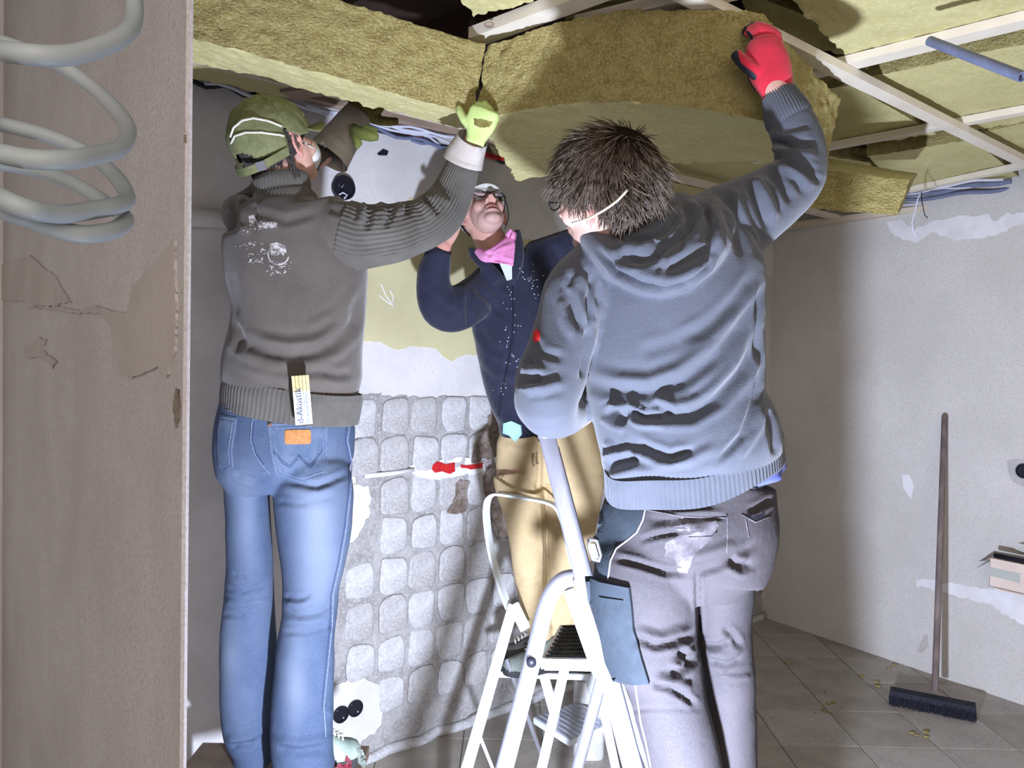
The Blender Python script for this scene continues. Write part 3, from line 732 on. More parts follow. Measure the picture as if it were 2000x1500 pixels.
m_hoodie = mat('grey_hoodie_knit', (.062, .069, .088), (.052, .058, .074), 7, bump=.5, bscale=260, bdist=.003, bstretch=(1, 1, 2.2), sheen=.2, fine=(.074, .082, .102), fine_scale=500)
m_hoodrib = mat('grey_hoodie_rib', (.068, .076, .096), (.057, .064, .082), 12, bump=.3, bscale=500, bdist=.002, sheen=.3)
m_workpant = mat('grey_work_cloth', (.042, .037, .041), (.032, .029, .033), 5, bump=.35, bscale=60, bdist=.004, fine=(.055, .049, .054), fine_scale=500)
m_navyp = mat('dark_slate_cloth', (.016, .022, .030), (.022, .030, .040), 12, bump=.4, bscale=80)
m_piping = mat('reflective_piping', (.20, .20, .22), rough=.4)
m_dust = mat('plaster_dust', (.105, .098, .11), (.055, .048, .054), 30, rough=.9, lo=.42, hi=.62)
m_shirt = mat('lilac_blue_shirt', (.085, .10, .30), (.07, .085, .25), 12, bump=.4, bscale=40)
m_navy = mat('navy_jacket', (.010, .011, .026), (.014, .016, .036), 9, bump=.4, bscale=120, bdist=.003, sheen=.15, fine=(.018, .020, .036), fine_scale=400)
m_navy_d = mat('dark_navy_trim', (.008, .009, .018), rough=.8)
m_tan = mat('tan_work_cloth', (.46, .35, .19), (.38, .28, .145), 6, bump=.4, bscale=60, bdist=.004, fine=(.50, .39, .23), fine_scale=300)
m_tan_d = mat('brown_stain', (.16, .10, .05), (.26, .18, .09), 80, rough=.9, lo=.45, hi=.6)
m_pink = mat('pink_bandana', (.62, .24, .44), (.52, .18, .36), 10, bump=.4, bscale=60)
m_tee = mat('pale_tee', (.50, .56, .60), rough=.8)
m_teal = mat('pale_teal_cloth', (.35, .58, .60), (.28, .50, .52), 14, bump=.3, bscale=40)
m_shoe = mat('dark_work_shoe', (.05, .042, .035), (.09, .08, .07), 30, rough=.6, bump=.3, bscale=120)
m_shoe_g = mat('grey_green_shoe', (.20, .22, .19), (.14, .16, .135), 20, rough=.7, bump=.3, bscale=150)
m_sneak = mat('sage_sneaker', (.26, .32, .27), (.20, .25, .21), 22, rough=.7, bump=.3, bscale=200)
m_maroon = mat('maroon_rubber', (.13, .012, .02), rough=.6)
m_rubber = mat('rubber_sole', (.03, .03, .03), rough=.8)
m_lens = mat('clear_lens', (.9, .92, .95), rough=.05, trans=.95, spec=.5)
m_frame = mat('black_frame', (.006, .006, .01), rough=.3, spec=.5)
m_eye = mat('eye_white', (.60, .55, .52), rough=.25)
m_iris = mat('dark_iris', (.03, .02, .015), rough=.2)
m_mask = mat('dust_mask_cloth', (.62, .62, .62), (.55, .55, .55), 30, rough=.8)
m_wood_rule = mat('yellow_boxwood', (.50, .40, .18), (.42, .32, .13), 60, stretch=(1, 1, .1), rough=.55)
m_rule_w = mat('white_rule_face', (.62, .64, .66), rough=.5)
m_ink = mat('dark_ink', (.03, .04, .08), rough=.6)
m_ink_b = mat('blue_ink', (.10, .16, .35), rough=.6)
m_alu = mat('anodised_aluminium', (.60, .60, .68), (.52, .52, .60), 30, stretch=(1, 1, .1), rough=.35, metal=.75, bump=.08, bscale=200)
m_alu_w = mat('white_enamel', (.66, .70, .72), (.58, .62, .64), 10, rough=.4, bump=.1, bscale=100)
m_tread = mat('black_ribbed_tread', (.03, .03, .028), (.06, .06, .05), 60, rough=.7, bump=.6, bscale=200)
m_plank = mat('scaffold_plank', (.20, .15, .11), (.15, .11, .08), 8, rough=.8, bump=.3, bscale=40)

# ================================================================== PEOPLE: BUILDERS
class Head:
    def __init__(s, c, f, u, scale=1.0):
        s.c = Vector(c); s.f = Vector(f).normalized(); u = Vector(u); s.u = (u-s.f*u.dot(s.f)).normalized(); s.l = s.u.cross(s.f); s.k = scale
    def w(s, a, b, c): return s.c+(s.f*a+s.l*b+s.u*c)*s.k
    def loc(s, V):
        D = (np.asarray(V)-np.array(s.c))/s.k
        return D@np.array(s.f), D@np.array(s.l), D@np.array(s.u)
    def ax(s, a, b, c): return (s.f*a*s.k, s.l*b*s.k, s.u*c*s.k)
    def build(s, m):
        E = lambda c, r: m.ell(s.w(*c), s.ax(*r))
        E((-.012, 0, .030), (.098, .077, .088)); E((.03, 0, -.025), (.062, .060, .085)); E((.040, 0, -.070), (.048, .050, .042))
        E((.068, 0, -.094), (.023, .032, .021)); E((.078, 0, .018), (.016, .050, .013)); E((.064, .036, -.030), (.024, .022, .026)); E((.064, -.036, -.030), (.024, .022, .026))
        m.tube([s.w(.086, 0, .008), s.w(.098, 0, -.012), s.w(.112, 0, -.032)], [.007*s.k, .009*s.k, .0115*s.k], 10)
        E((.100, .013, -.036), (.012, .008, .008)); E((.100, -.013, -.036), (.012, .008, .008))
        E((.090, 0, -.060), (.011, .024, .0065)); E((.088, 0, -.073), (.012, .021, .008)); E((.078, 0, -.066), (.018, .03, .02))
        for sg in (1, -1):
            m.ell(s.w(-.008, sg*.078, -.012), (s.f*.017*s.k+s.l*sg*-.006*s.k, s.l*.006*s.k, s.u*.030*s.k))
            pts = [s.w(-.008+.020*math.cos(a)-.004, sg*(.083+.006*max(0, -math.cos(a))), -.008+.031*math.sin(a)*(1 if math.sin(a) > 0 else .95)) for a in np.linspace(-1.9, 2.6, 14)]
            m.tube(pts, .0042*s.k, 8); m.ell(s.w(-.004, sg*.080, -.042), s.ax(.008, .005, .009))
        return m
    def carve(s, me, mouth=.0):
        V = getV(me); a, b, c = s.loc(V); d = np.zeros_like(a)
        front = a > .04
        for sg in (1, -1):
            d += np.where(front, -.011*np.exp(-(((b-sg*.031)/.017)**2+((c-.000)/.011)**2)), 0)
            d += np.where(a > .09, -.006*np.exp(-(((b-sg*.0075)/.004)**2+((c+.0425)/.005)**2)), 0)
            ear = np.exp(-(((a+.004)/.010)**2+((c+.010)/.016)**2))*(b*sg > .074)
            V += np.array(s.l)*(-sg*.006*ear)[:, None]*s.k
        d += np.where(front, -(.004+mouth)*np.exp(-((b/.021)**2+((c+.0665)/(.003+mouth*.5))**2)), 0)
        setV(me, V+np.array(s.f)*d[:, None]*s.k)
    def colours(s, me, skin, beard=None, lips=(.40, .14, .12), brow=(.05, .03, .02), ear=None):
        V = getV(me); a, b, c = s.loc(V); C = np.tile(np.array(skin, float), (len(V), 1))
        C *= (1+.08*fbm(V*40, 2))[:, None]
        def mixc(col, wgt): 
            nonlocal C; wgt = np.clip(wgt, 0, 1)[:, None]; C = C*(1-wgt)+np.array(col)*wgt
        if beard is not None:
            wb = np.clip((-.040-c)/.02, 0, 1)*np.clip((a+.01)/.03, 0, 1)*(c > -.14)*.75
            wb = np.maximum(wb, .6*np.exp(-((b/.03)**2+((c+.052)/.007)**2))*(a > .06)); mixc(beard, wb)
        mixc(lips, 1.2*np.exp(-((b/.022)**4+((c+.067)/.011)**2))*(a > .07))
        for sg in (1, -1): mixc(brow, 1.4*np.exp(-(((b-sg*.033)/.020)**4+((c-.023)/.005)**2))*(a > .06))
        if ear is not None:
            for sg in (1, -1): mixc(ear, .7*(b*sg > .074)*(abs(a) < .05))
        setcol(me, np.clip(C, 0, 1))
    def eyes(s, par, look=(1, 0, .2)):
        for sg in (1, -1):
            c = s.w(.070, sg*.031, .000); m = M().ell(c, s.ax(.012, .012, .012), 16, 12); e = obj('eyeball', m, m_eye, par)
            d = (s.f*look[0]+s.l*look[1]+s.u*look[2]).normalized()
            obj('iris', M().ell(c+d*.0085*s.k, (d*.0045*s.k, d.orthogonal().normalized()*.0058*s.k, d.cross(d.orthogonal().normalized())*.0058*s.k), 14, 8), m_iris, e)

def hand(m, wrist, D, Np, side, k=1.0, curl=(.3, .3, .3, .3), thumb=(.6, .25), fat=1.0, spread=.05, parts=None):
    """five separate fingers; D wrist-to-knuckles, Np out of the palm, side=+1/-1 puts the thumb on D x Np"""
    D = Vector(D).normalized(); Np = Vector(Np); Np = (Np-D*Np.dot(D)).normalized(); S = D.cross(Np)*side; w_ = Vector(wrist)
    R = []
    for t, hw, hh in ((-.02, .026, .022), (.0, .027, .021), (.03, .036, .020), (.06, .042, .018), (.085, .042, .015), (.098, .036, .011)):
        c = w_+D*t*k; R.append([c+S*hw*k*fat*math.cos(2*PI*j/16)+Np*hh*k*fat*math.sin(2*PI*j/16) for j in range(16)])
    m.rings(R)
    for i in range(4):
        off = .030-.020*i; L = (.078, .086, .080, .062)[i]*k; r = (.0095, .0098, .0093, .0082)[i]*k*fat
        p = w_+D*(.088-.004*abs(i-1))*k+S*off*k; d = (D+S*(.5-i*.33)*spread*2).normalized(); pts = [p-d*.012*k, p]; ang = 0
        for q, fr in ((curl[i], .46), (curl[i]*1.1, .30), (curl[i]*.7, .24)):
            ang += q; dd = d*math.cos(ang)+Np*math.sin(ang); p = p+dd*L*fr; pts.append(p)
        tgt = m if parts is None else parts
        tgt.tube(cr([tuple(x) for x in pts], 3), [r*(1.05-.25*j/(3*(len(pts)-1))) for j in range(3*(len(pts)-1)+1)], 10)
    p = w_+D*.028*k+S*.026*k; d = (D*thumb[0]+S*.8+Np*thumb[1]).normalized(); pts = [p-d*.01*k, p+d*.036*k]
    d2 = (d+D*.35+Np*thumb[1]*.8).normalized(); pts.append(pts[-1]+d2*.032*k); d3 = (d2+D*.25+Np*thumb[1]).normalized(); pts.append(pts[-1]+d3*.024*k)
    (m if parts is None else parts).tube(pts, [.014*k*fat, .012*k*fat, .0108*k*fat, .009*k*fat], 10)
    return S

def shoe(name, toe, heel, hgt, wid, mt, par, sole=m_rubber, up=Vector((0, 0, 1))):
    """toe, heel: points on the ground"""
    toe, heel = Vector(toe), Vector(heel); D = (toe-heel); L = D.length; D.normalize(); S = D.cross(up).normalized(); m = M(); R = []
    prof = [(0, .30, .75), (.04, .62, .95), (.15, .72, 1.0), (.30, .66, 1.02), (.45, .78, .82), (.6, .92, .62), (.75, 1.0, .48), (.88, .88, .40), (.96, .62, .32), (1.0, .3, .18)]
    for t, wf, hf in prof:
        c = heel+D*L*t+up*.022; hw = wid*wf/2; hh = hgt*hf
        R.append([c+S*hw*math.cos(a)+up*(hh*max(0, math.sin(a))+.004*min(0, math.sin(a))) for a in [2*PI*j/20 for j in range(20)]])
    m.rings(R); o = obj(name, m, mt, par)
    m = M(); R = []
    for z_ in (0, .012, .024):
        ring = []
        for j in range(28):
            a = 2*PI*j/28; x = .5-.5*math.cos(a); t = x; wf = np.interp(t, [p_[0] for p_ in prof], [p_[1] for p_ in prof])
            ring.append(heel+D*L*(x*1.02-.01)+S*(wid*wf/2*1.05)*(1 if a < PI else -1)*(abs(math.sin(a))**.15 if 0 < x < 1 else 0)+up*z_)
        R.append(ring)
    m.rings(R); obj('sole', m, sole, o, flat_angle=40)
    return o
def laces(tree_o, par, toe, heel, hgt, mt):
    toe, heel = Vector(toe), Vector(heel); D = (toe-heel); L = D.length; D.normalize(); S = D.cross(Vector((0, 0, 1))).normalized(); m = M()
    for i in range(4):
        t = .42+.075*i; z_ = hgt*(.88-.11*i)+.030; c = heel+D*L*t+Vector((0, 0, z_))
        m.tube([c-S*.020-Vector((0, 0, .006)), c+D*.006+Vector((0, 0, .003)), c+S*.020-Vector((0, 0, .006))], .0025, 6)
    obj('laces', m, mt, par)

def tuft(m, p, d, n, L, w_, bend, segs=4):
    s = d.cross(n).normalized(); q = Vector(p); R = []
    dd = Vector(d)
    for i in range(segs+1):
        t = i/segs; ww = w_*(1-t)**.7*.5+.0002
        R.append([q-s*ww, q+s*ww, q+n*ww*.8]); q = q+dd*(L/segs); dd = (dd+bend*(1/segs)).normalized()
    m.rings(R, cap=False)

# ================================================================== PERSON 1: green cap, seen from behind (left)
g1 = P(560, 1510, 2.06); g1.z = .44
pL = thing('person', 'person in green cap, dark knit sweater and faded jeans, seen from behind, arms raised', 'person', g1)
HL = Head(P(540, 280, 2.0), (.50, .76, .42), (-.28, -.35, .90), 1.0)
m = M(); HL.build(m)
loft(m, [(545, 330, 2.0, 42, .055), (550, 380, 2.0, 44, .058), (556, 420, 2.0, 70, .07)])
loft(m, [(562, 430, 2.01, 100, .075), (572, 480, 2.02, 118, .09), (582, 560, 2.03, 118, .10), (580, 660, 2.03, 112, .10), (570, 780, 2.03, 112, .10), (558, 880, 2.03, 112, .11)])
loft(m, [(650, 452, 1.99, 42, .045), (750, 455, 2.0, 36, .04), (845, 425, 2.06, 32, .036), (880, 385, 2.10, 28, .032), (907, 315, 2.09, 22, .026), (926, 272, 2.04, 18, .018)])
loft(m, [(478, 435, 2.0, 30, .04), (492, 415, 2.15, 30, .04), (545, 350, 2.30, 26, .035), (632, 300, 2.38, 20, .026), (668, 248, 2.40, 18, .022)])
loft(m, [(486, 900, 2.03, 34, .06), (486, 1000, 2.04, 30, .055), (488, 1200, 2.07, 26, .05), (487, 1370, 2.08, 24, .045), (492, 1470, 2.11, 20, .035)])
loft(m, [(610, 900, 2.01, 52, .07), (612, 1000, 2.01, 50, .065), (606, 1200, 2.02, 32, .05), (592, 1370, 2.02, 30, .045), (597, 1475, 2.03, 24, .035)])
# feet inside the shoes
tL, hL = P(700, 1505, 2.13), P(592, 1525, 2.03); tL.z = hL.z = .44
tL2, hL2 = P(486, 1500, 2.30), P(492, 1510, 2.06); tL2.z = hL2.z = .44
for t_, h_ in ((tL, hL), (tL2, hL2)):
    up_ = Vector((0, 0, .035)); m.tube([h_+up_+(t_-h_)*.1, h_+up_+(t_-h_)*.5, h_+up_*.9+(t_-h_)*.85], [.032, .032, .024], 10)
me = remesh(m, .0045, 4); HL.carve(me); HL.colours(me, (.52, .30, .24), ear=(.55, .25, .20)); bodyL = link('body', me, m_skin, pL)
# hair under the cap
m = M()
for i in range(1500):
    b_ = random.uniform(-.079, .079); c_ = random.uniform(-.075, .035); a_ = -math.sqrt(max(0, 1-(b_/.082)**2-((c_-.03)/.12)**2))*.103
    a_ += random.choice((0, 0, 1))*random.random()*.11
    if a_ > .005: continue
    sg = 1 if b_ > 0 else -1
    if a_ > -.05: b_ = sg*math.sqrt(max(.2, 1-((a_+.012)/.10)**2))*.079; 
    if a_ > -.03 and c_ < -.02: continue
    p = HL.w(a_, b_, c_); n = (p-HL.w(0, 0, .0)).normalized(); d = (-HL.u+n*.25).normalized()
    tuft(m, p, d, n, .022, .006, -n*.15, 3)
m.ell(HL.w(-.018, 0, .018), HL.ax(.100, .078, .080), 24, 16)
obj('hair', m, m_hair_g, pL)
# cap
def dome(H, ca, ra, lowcut, res=(72, 40), cut=None, wob=.003, seed=0):
    m = M(); n, k = res; V = []; F = []
    for i in range(k+1):
        th = PI/2*i/k*1.30
        for j in range(n):
            ph = 2*PI*j/n
            a = ca[0]+ra[0]*math.sin(th)*math.cos(ph); b = ca[1]+ra[1]*math.sin(th)*math.sin(ph); c = ca[2]+ra[2]*math.cos(th)
            V.append((a, b, c))
    V = np.array(V); nn = fbm(V*28+seed, 3)*wob; dirn = V-np.array(ca); dirn /= np.linalg.norm(dirn, axis=1)[:, None]; V = V+dirn*nn[:, None]
    for i in range(k):
        for j in range(n):
            q = (i*n+j, i*n+(j+1) % n, (i+1)*n+(j+1) % n, (i+1)*n+j); c = V[list(q)].mean(0)
            if c[2] < lowcut(c[0], c[1]): continue
            if cut and cut(c): continue
            F.append(q)
    used = sorted({v for f in F for v in f}); mp_ = {v: i for i, v in enumerate(used)}
    m.V = [tuple(H.w(*V[v])) for v in used]; m.F = [tuple(mp_[v] for v in f) for f in F]
    me = mkmesh('cap', m); b = bmesh.new(); b.from_mesh(me)
    bmesh.ops.recalc_face_normals(b, faces=b.faces); bmesh.ops.solidify(b, geom=b.faces[:], thickness=-.002); b.to_mesh(me); b.free(); return me
capcut = lambda c: c[0] < -.05 and ((c[1]-.006)/.040)**2+((c[2]+.030)/.030)**2 < 1
me = dome(HL, (-.014, 0, .020), (.112, .090, .098), lambda a, b: -.042 if a < -.04 else .004-.6*min(0, a), cut=capcut, wob=.004)
capL = link('cap', me, m_cap, pL)
m = M(); pts = []
for t in np.linspace(-1.25, 1.25, 24): pts.append(HL.w(-.014-.112*math.cos(t), .091*math.sin(t), -.046+.03*(1-math.cos(t))))
R = []
for p in pts:
    n = (p-HL.w(-.014, 0, -.046)).normalized(); R.append([p+n*.002-HL.u*.010, p+n*.004-HL.u*.010, p+n*.004+HL.u*.010, p+n*.002+HL.u*.010])
strap = obj('strap', m.rings(R), m_cap, capL, flat_angle=40)
pb = HL.w(-.112, -.050, -.024)
m = M(); pq = HL.w(-.014-.115*math.cos(-.55), .093*math.sin(-.55), -.042); nq = (pq-HL.w(-.014, 0, -.046)).normalized(); sq_ = nq.cross(HL.u)
obj('buckle', m.bar(pq-sq_*.012+nq*.003, pq+sq_*.012+nq*.003, HL.u*.011, nq*.002), m_metal, capL, smooth=False)
m = M(); V = []; F = []
for i in range(9):
    for j in range(21):
        t = -1.05+2.1*j/20; e = i/8; a = -.014+.112*math.cos(t)+e*.070*math.cos(t*.8); b = .088*math.sin(t)*(1-.05*e); c = .012-.022*e*abs(t)**1.5+.010*e
        V.append(HL.w(a, b, c))
for i in range(8):
    for j in range(20): F.append((i*21+j, i*21+j+1, (i+1)*21+j+1, (i+1)*21+j))
m.V = V; m.F = F; me = mkmesh('brim', m); b = bmesh.new(); b.from_mesh(me); bmesh.ops.solidify(b, geom=b.faces[:], thickness=.004); b.to_mesh(me); b.free()
link('brim', me, m_cap, capL)
obj('button', M().ell(HL.w(-.014, 0, .120), HL.ax(.009, .009, .004), 12, 6), m_cap, capL)
for k in range(6):
    t = k/6*PI+.3; pts = [HL.w(-.014+.114*math.sin(th)*math.cos(t), .092*math.sin(th)*math.sin(t), .020+.100*math.cos(th)) for th in np.linspace(-1.3 if k != 0 else -1.0, 1.3, 22)]
    if k % 2 == 0: obj('cap_seam', M().tube(pts, .0014, 5), m_cap, capL)
tcap = bvh(capL)
tb = bvh(bodyL)
# dust mask on the face and its two elastic bands
m = M(); R = []
for t, s_ in ((0, 1), (.4, .92), (.8, .66), (1.0, .2)):
    c = HL.w(.060+.062*t, 0, -.045); R.append([c+HL.l*.048*s_*math.cos(q)+HL.u*.055*s_*math.sin(q) for q in [2*PI*j/24 for j in range(24)]])
mask = obj('dust_mask', m.rings(R), m_mask, pL)
o = None
for pts in ([(452, 268), (458, 250), (474, 236), (496, 232), (520, 236), (548, 247), (572, 262), (590, 275)], [(453, 280), (460, 266), (480, 259), (510, 259), (545, 264), (575, 271), (592, 278)]):
    Q = []
    for i in range(len(pts)-1):
        for j in range(4):
            t = j/4; x = pts[i][0]*(1-t)+pts[i+1][0]*t; y = pts[i][1]*(1-t)+pts[i+1][1]*t; h, n = hit(tcap, x, y)
            if h is not None: Q.append(h+n*.003)
    Q += [P(598, 281, 1.96), P(612, 288, 2.0), HL.w(.065, -.046, -.03)]
    obj('elastic_band', M().tube(Q, .0028, 8), m_elastic, mask)
# sweater
m = M()
loft(m, [(556, 392, 2.0, 62, .075), (558, 410, 2.0, 92, .095), (566, 432, 2.005, 120, .112), (573, 475, 2.02, 132, .125), (582, 530, 2.03, 135, .13), (586, 600, 2.03, 127, .125), (581, 660, 2.03, 127, .125), (573, 715, 2.03, 134, .13), (571, 745, 2.03, 133, .13), (571, 775, 2.03, 126, .12)], n=40)
loft(m, [(620, 445, 1.99, 52, .06), (665, 452, 1.985, 60, .062), (705, 458, 1.99, 62, .062)], n=28)
loft(m, [(498, 440, 2.0, 44, .06), (478, 425, 2.03, 38, .06), (476, 415, 2.12, 36, .055), (505, 395, 2.22, 34, .05), (548, 352, 2.30, 32, .045), (600, 316, 2.36, 28, .04), (640, 290, 2.39, 24, .034)], n=26)
me = remesh(m, .005, 6)
folds(me, [([(455, 640), (470, 665), (520, 690), (570, 698), (620, 690), (655, 668), (690, 628), (712, 570)], 13, -.012), ([(458, 668), (480, 690), (540, 706), (600, 706), (650, 690), (690, 650)], 12, .010),
           ([(690, 600), (668, 640), (630, 668), (560, 676), (490, 662)], 12, .009), ([(450, 700), (500, 725), (560, 738), (640, 745), (695, 752)], 10, .006), ([(600, 640), (660, 610), (700, 560)], 9, .004),
           ([(452, 530), (458, 600), (452, 650)], 10, -.006), ([(463, 690), (468, 660), (460, 630)], 7, -.008), ([(470, 380), (480, 420), (476, 460)], 10, .010), ([(490, 395), (500, 440)], 8, -.008),
           ([(625, 725), (660, 733), (690, 728)], 8, -.007), ([(500, 415), (560, 432), (620, 415)], 8, -.006), ([(640, 405), (690, 420)], 8, -.006), ([(650, 400), (690, 520)], 4, -.003)], .0025, 8)
sweater = link('sweater', me, m_sweater, pL)
tsw = bvh(sweater)
ribm = M()
def sleeve_wave(m, S, n, rib, ribd, k=8, wr=None, seed=0):
    """ribbed tube; wr: list of (station fraction, px, amplitude) gathers on the upper side"""
    D = cr(S, k); loft(m, S, n=n, k=k, rib=rib, ribd=ribd, dome=False); return m
m = M()
S = [(672, 455, 1.985, 63, .066), (700, 462, 1.985, 63, .066), (735, 460, 1.99, 58, .062), (770, 455, 2.0, 55, .058), (800, 446, 2.03, 51, .054), (830, 436, 2.05, 48, .052), (856, 418, 2.07, 47, .050), (876, 392, 2.10, 42, .046), (890, 362, 2.105, 37, .042), (900, 335, 2.10, 33, .038), (906, 312, 2.09, 29, .034)]
loft(m, S, n=240, k=9, rib=40, ribd=.0016, dome=False, cap=False)
me = mkmesh('sleeve', m)
folds(me, [([(712, 396), (706, 420), (700, 440)], 6, .010), ([(722, 396), (722, 425), (716, 450)], 6, -.010), ([(745, 396), (742, 420)], 8, .008), ([(766, 398), (762, 420), (752, 445)], 6, -.011), ([(782, 396), (778, 420)], 8, .010),
           ([(800, 395), (796, 420)], 6, -.007), ([(815, 392), (830, 405), (845, 430)], 6, .006), ([(828, 388), (846, 400), (860, 420)], 5, -.009), ([(845, 378), (862, 388), (878, 400)], 6, .006), ([(700, 500), (760, 495), (820, 470)], 12, .004)], .0012, 12)
b = bmesh.new(); b.from_mesh(me); bmesh.ops.recalc_face_normals(b, faces=b.faces); b.to_mesh(me); b.free()
link('sleeve', me, m_rib, sweater)
m = M(); loft(m, [(576, 748, 2.03, 131, .128), (573, 765, 2.03, 134, .132), (570, 790, 2.03, 133, .131), (567, 808, 2.03, 132, .130)], n=420, k=6, rib=92, ribd=.0018, dome=False, cap=False)
me = mkmesh('waistband', m); V = getV(me)
V[:, 2] -= np.clip(-(V[:, 1]-2.03), 0, 1)*.10; setV(me, V); folds(me, [([(570, 750), (575, 800)], 10, -.008)], .002, 6)
link('waistband', me, m_rib, sweater)
m = M(); loft(m, [(547, 345, 2.0, 50, .062), (549, 356, 2.0, 55, .068), (550, 372, 2.0, 54, .067), (552, 382, 2.0, 52, .066)], n=220, k=5, rib=48, ribd=.0016, dome=False)
loft(m, [(553, 380, 2.0, 55, .070), (555, 390, 2.0, 62, .076), (557, 402, 2.0, 64, .080), (558, 412, 2.0, 60, .08)], n=220, k=5, rib=52, ribd=.0016, dome=False)
obj('turtleneck', m, m_rib, sweater)
# prints on the back
def ringpx(cx, cy, r0_, r1_, n=20, a0=0, a1=2*PI):
    return [(cx+r1_*math.cos(a0+(a1-a0)*i/n), cy+r1_*math.sin(a0+(a1-a0)*i/n)) for i in range(n+1)]+[(cx+r0_*math.cos(a0+(a1-a0)*i/n), cy+r0_*math.sin(a0+(a1-a0)*i/n)) for i in range(n, -1, -1)]
prints = [rag([(484, 422), (496, 420), (500, 430), (516, 434), (530, 432), (543, 436), (541, 444), (520, 446), (500, 443), (488, 440)], 1.2, 5, 30),
          rag([(528, 478), (536, 474), (546, 474), (556, 480), (560, 492), (553, 500), (548, 494), (540, 500), (530, 498), (525, 490)], 1.5, 5, 31), ringpx(544, 497, 19, 21.5, 20, .2, 4.6)]
for pl in prints:
    o = patch(tsw, pl, .0006, 'back_print', m_print, sweater, step=5, sink=.002)
    if o: o['label'] = 'faded cracked white print'
m = M(); r4 = random.Random(8)
for i in range(120):
    x, y = r4.choice([(495, 450, 14, 8), (490, 478, 14, 6), (505, 492, 22, 8), (500, 510, 26, 8), (545, 518, 12, 5), (542, 530, 5, 6)])[:2]; x += r4.gauss(0, 13); y += r4.gauss(0, 4)
    h, n = hit(tsw, x, y)
    if h is None: continue
    t1 = Vector((r4.uniform(-1, 1), 0, r4.uniform(-.3, .3))).normalized(); L = r4.uniform(.001, .0035)
    m.bar(h-t1*L+n*.0004, h+t1*L+n*.0004, t1.cross(n)*r4.uniform(.0006, .0013), n*.0004)
o = obj('print_flecks', m, m_print, sweater, smooth=False); o['kind'] = 'stuff'
# jeans
m = M()
loft(m, [(566, 780, 2.03, 122, .112), (561, 815, 2.03, 131, .120), (557, 860, 2.03, 134, .128), (556, 900, 2.03, 132, .130), (558, 925, 2.03, 124, .116), (560, 955, 2.03, 108, .085)], n=40, dome=False)
loft(m, [(492, 880, 2.03, 34, .06), (485, 920, 2.03, 48, .084), (482, 950, 2.03, 43, .086), (484, 1000, 2.04, 42, .083), (488, 1100, 2.05, 44, .078), (487, 1160, 2.06, 47, .074), (485, 1220, 2.07, 51, .072), (485, 1290, 2.07, 55, .072), (483, 1370, 2.08, 51, .07), (486, 1430, 2.09, 48, .072), (494, 1462, 2.1, 40, .07), (494, 1488, 2.11, 38, .072)], n=32, dome=False)
loft(m, [(598, 875, 2.02, 50, .06), (604, 915, 2.015, 74, .095), (612, 960, 2.0, 77, .10), (613, 1000, 2.0, 75, .095), (613, 1050, 2.0, 70, .088), (612, 1100, 2.0, 61, .082), (608, 1150, 2.0, 54, .076), (605, 1200, 2.0, 53, .074), (598, 1250, 2.0, 54, .074), (596, 1300, 2.0, 57, .075), (591, 1370, 2.0, 60, .076), (589, 1430, 2.0, 61, .078), (592, 1480, 2.0, 60, .084), (597, 1508, 2.0, 60, .09)], n=36, dome=False)
me = remesh(m, .005, 5)
folds(me, [([(455, 925), (500, 938), (530, 932)], 6, -.006), ([(560, 938), (620, 950), (680, 925)], 6, -.008), ([(545, 950), (600, 965), (660, 955)], 8, .005), ([(540, 980), (600, 986)], 5, -.004),
           ([(553, 1165), (580, 1170), (608, 1162)], 5, -.007), ([(556, 1190), (585, 1202), (620, 1196), (650, 1180)], 5, -.006), ([(556, 1210), (600, 1216), (640, 1205)], 5, .005), ([(552, 1235), (600, 1236), (645, 1222)], 5, -.005), ([(560, 1178), (600, 1180)], 5, .004),
           ([(440, 1148), (470, 1158), (520, 1140)], 5, -.006), ([(435, 1175), (480, 1180), (525, 1170)], 6, .005), ([(432, 1200), (480, 1204)], 5, -.005), ([(455, 1120), (480, 1128)], 4, -.004),
           ([(640, 1400), (655, 1385)], 8, .008), ([(440, 1445), (480, 1440), (525, 1420)], 8, .008), ([(450, 1458), (500, 1452)], 6, -.008), ([(540, 1462), (580, 1470), (640, 1462)], 9, -.007), ([(535, 1445), (590, 1452), (650, 1440)], 8, .006), ([(652, 1215), (648, 1230)], 6, -.008), ([(600, 830), (640, 826)], 5, -.004)], .0022, 10)
V = getV(me); px, py = proj(V); n1 = fbm(V*7, 3)
f1 = np.exp(-((px-615)/45)**2)*np.clip(1.2-abs(py-1040)/190, 0, 1)+.8*np.exp(-((px-575)/22)**2)*np.clip(1.1-abs(py-1330)/150, 0, 1)+.7*np.exp(-((px-478)/26)**2)*np.clip(1.1-abs(py-1020)/120, 0, 1)+.6*np.exp(-((px-445)/22)**2)*np.clip(1.1-abs(py-1290)/110, 0, 1)
f1 = np.clip(f1+.25*n1, 0, 1)[:, None]
C = np.array((.036, .056, .105))*(1-f1)+np.array((.14, .165, .215))*f1; setcol(me, C)
jeansL = link('jeans', me, m_denim, pL); tj = bvh(jeansL)
pk = patch(tj, [(522, 824), (548, 826), (639, 820), (641, 870), (639, 930), (612, 938), (588, 945), (562, 936), (538, 926), (527, 880)], .0022, 'jeans_pocket', m_denim_p, pL, 6)
tpk = bvh(pk)
m = M()
for pts in ([(525, 829), (637, 825)], [(524, 836), (637, 832)], [(637, 823), (637, 928)], [(631, 835), (632, 924)], [(525, 828), (530, 880), (541, 925), (588, 941), (637, 927)], [(534, 836), (538, 880), (547, 920), (588, 934), (631, 921)]): strokem(m, tpk, pts, .0011, .0004, 5, 5)
obj('stitching', m, m_stitch, pk)
m = M()
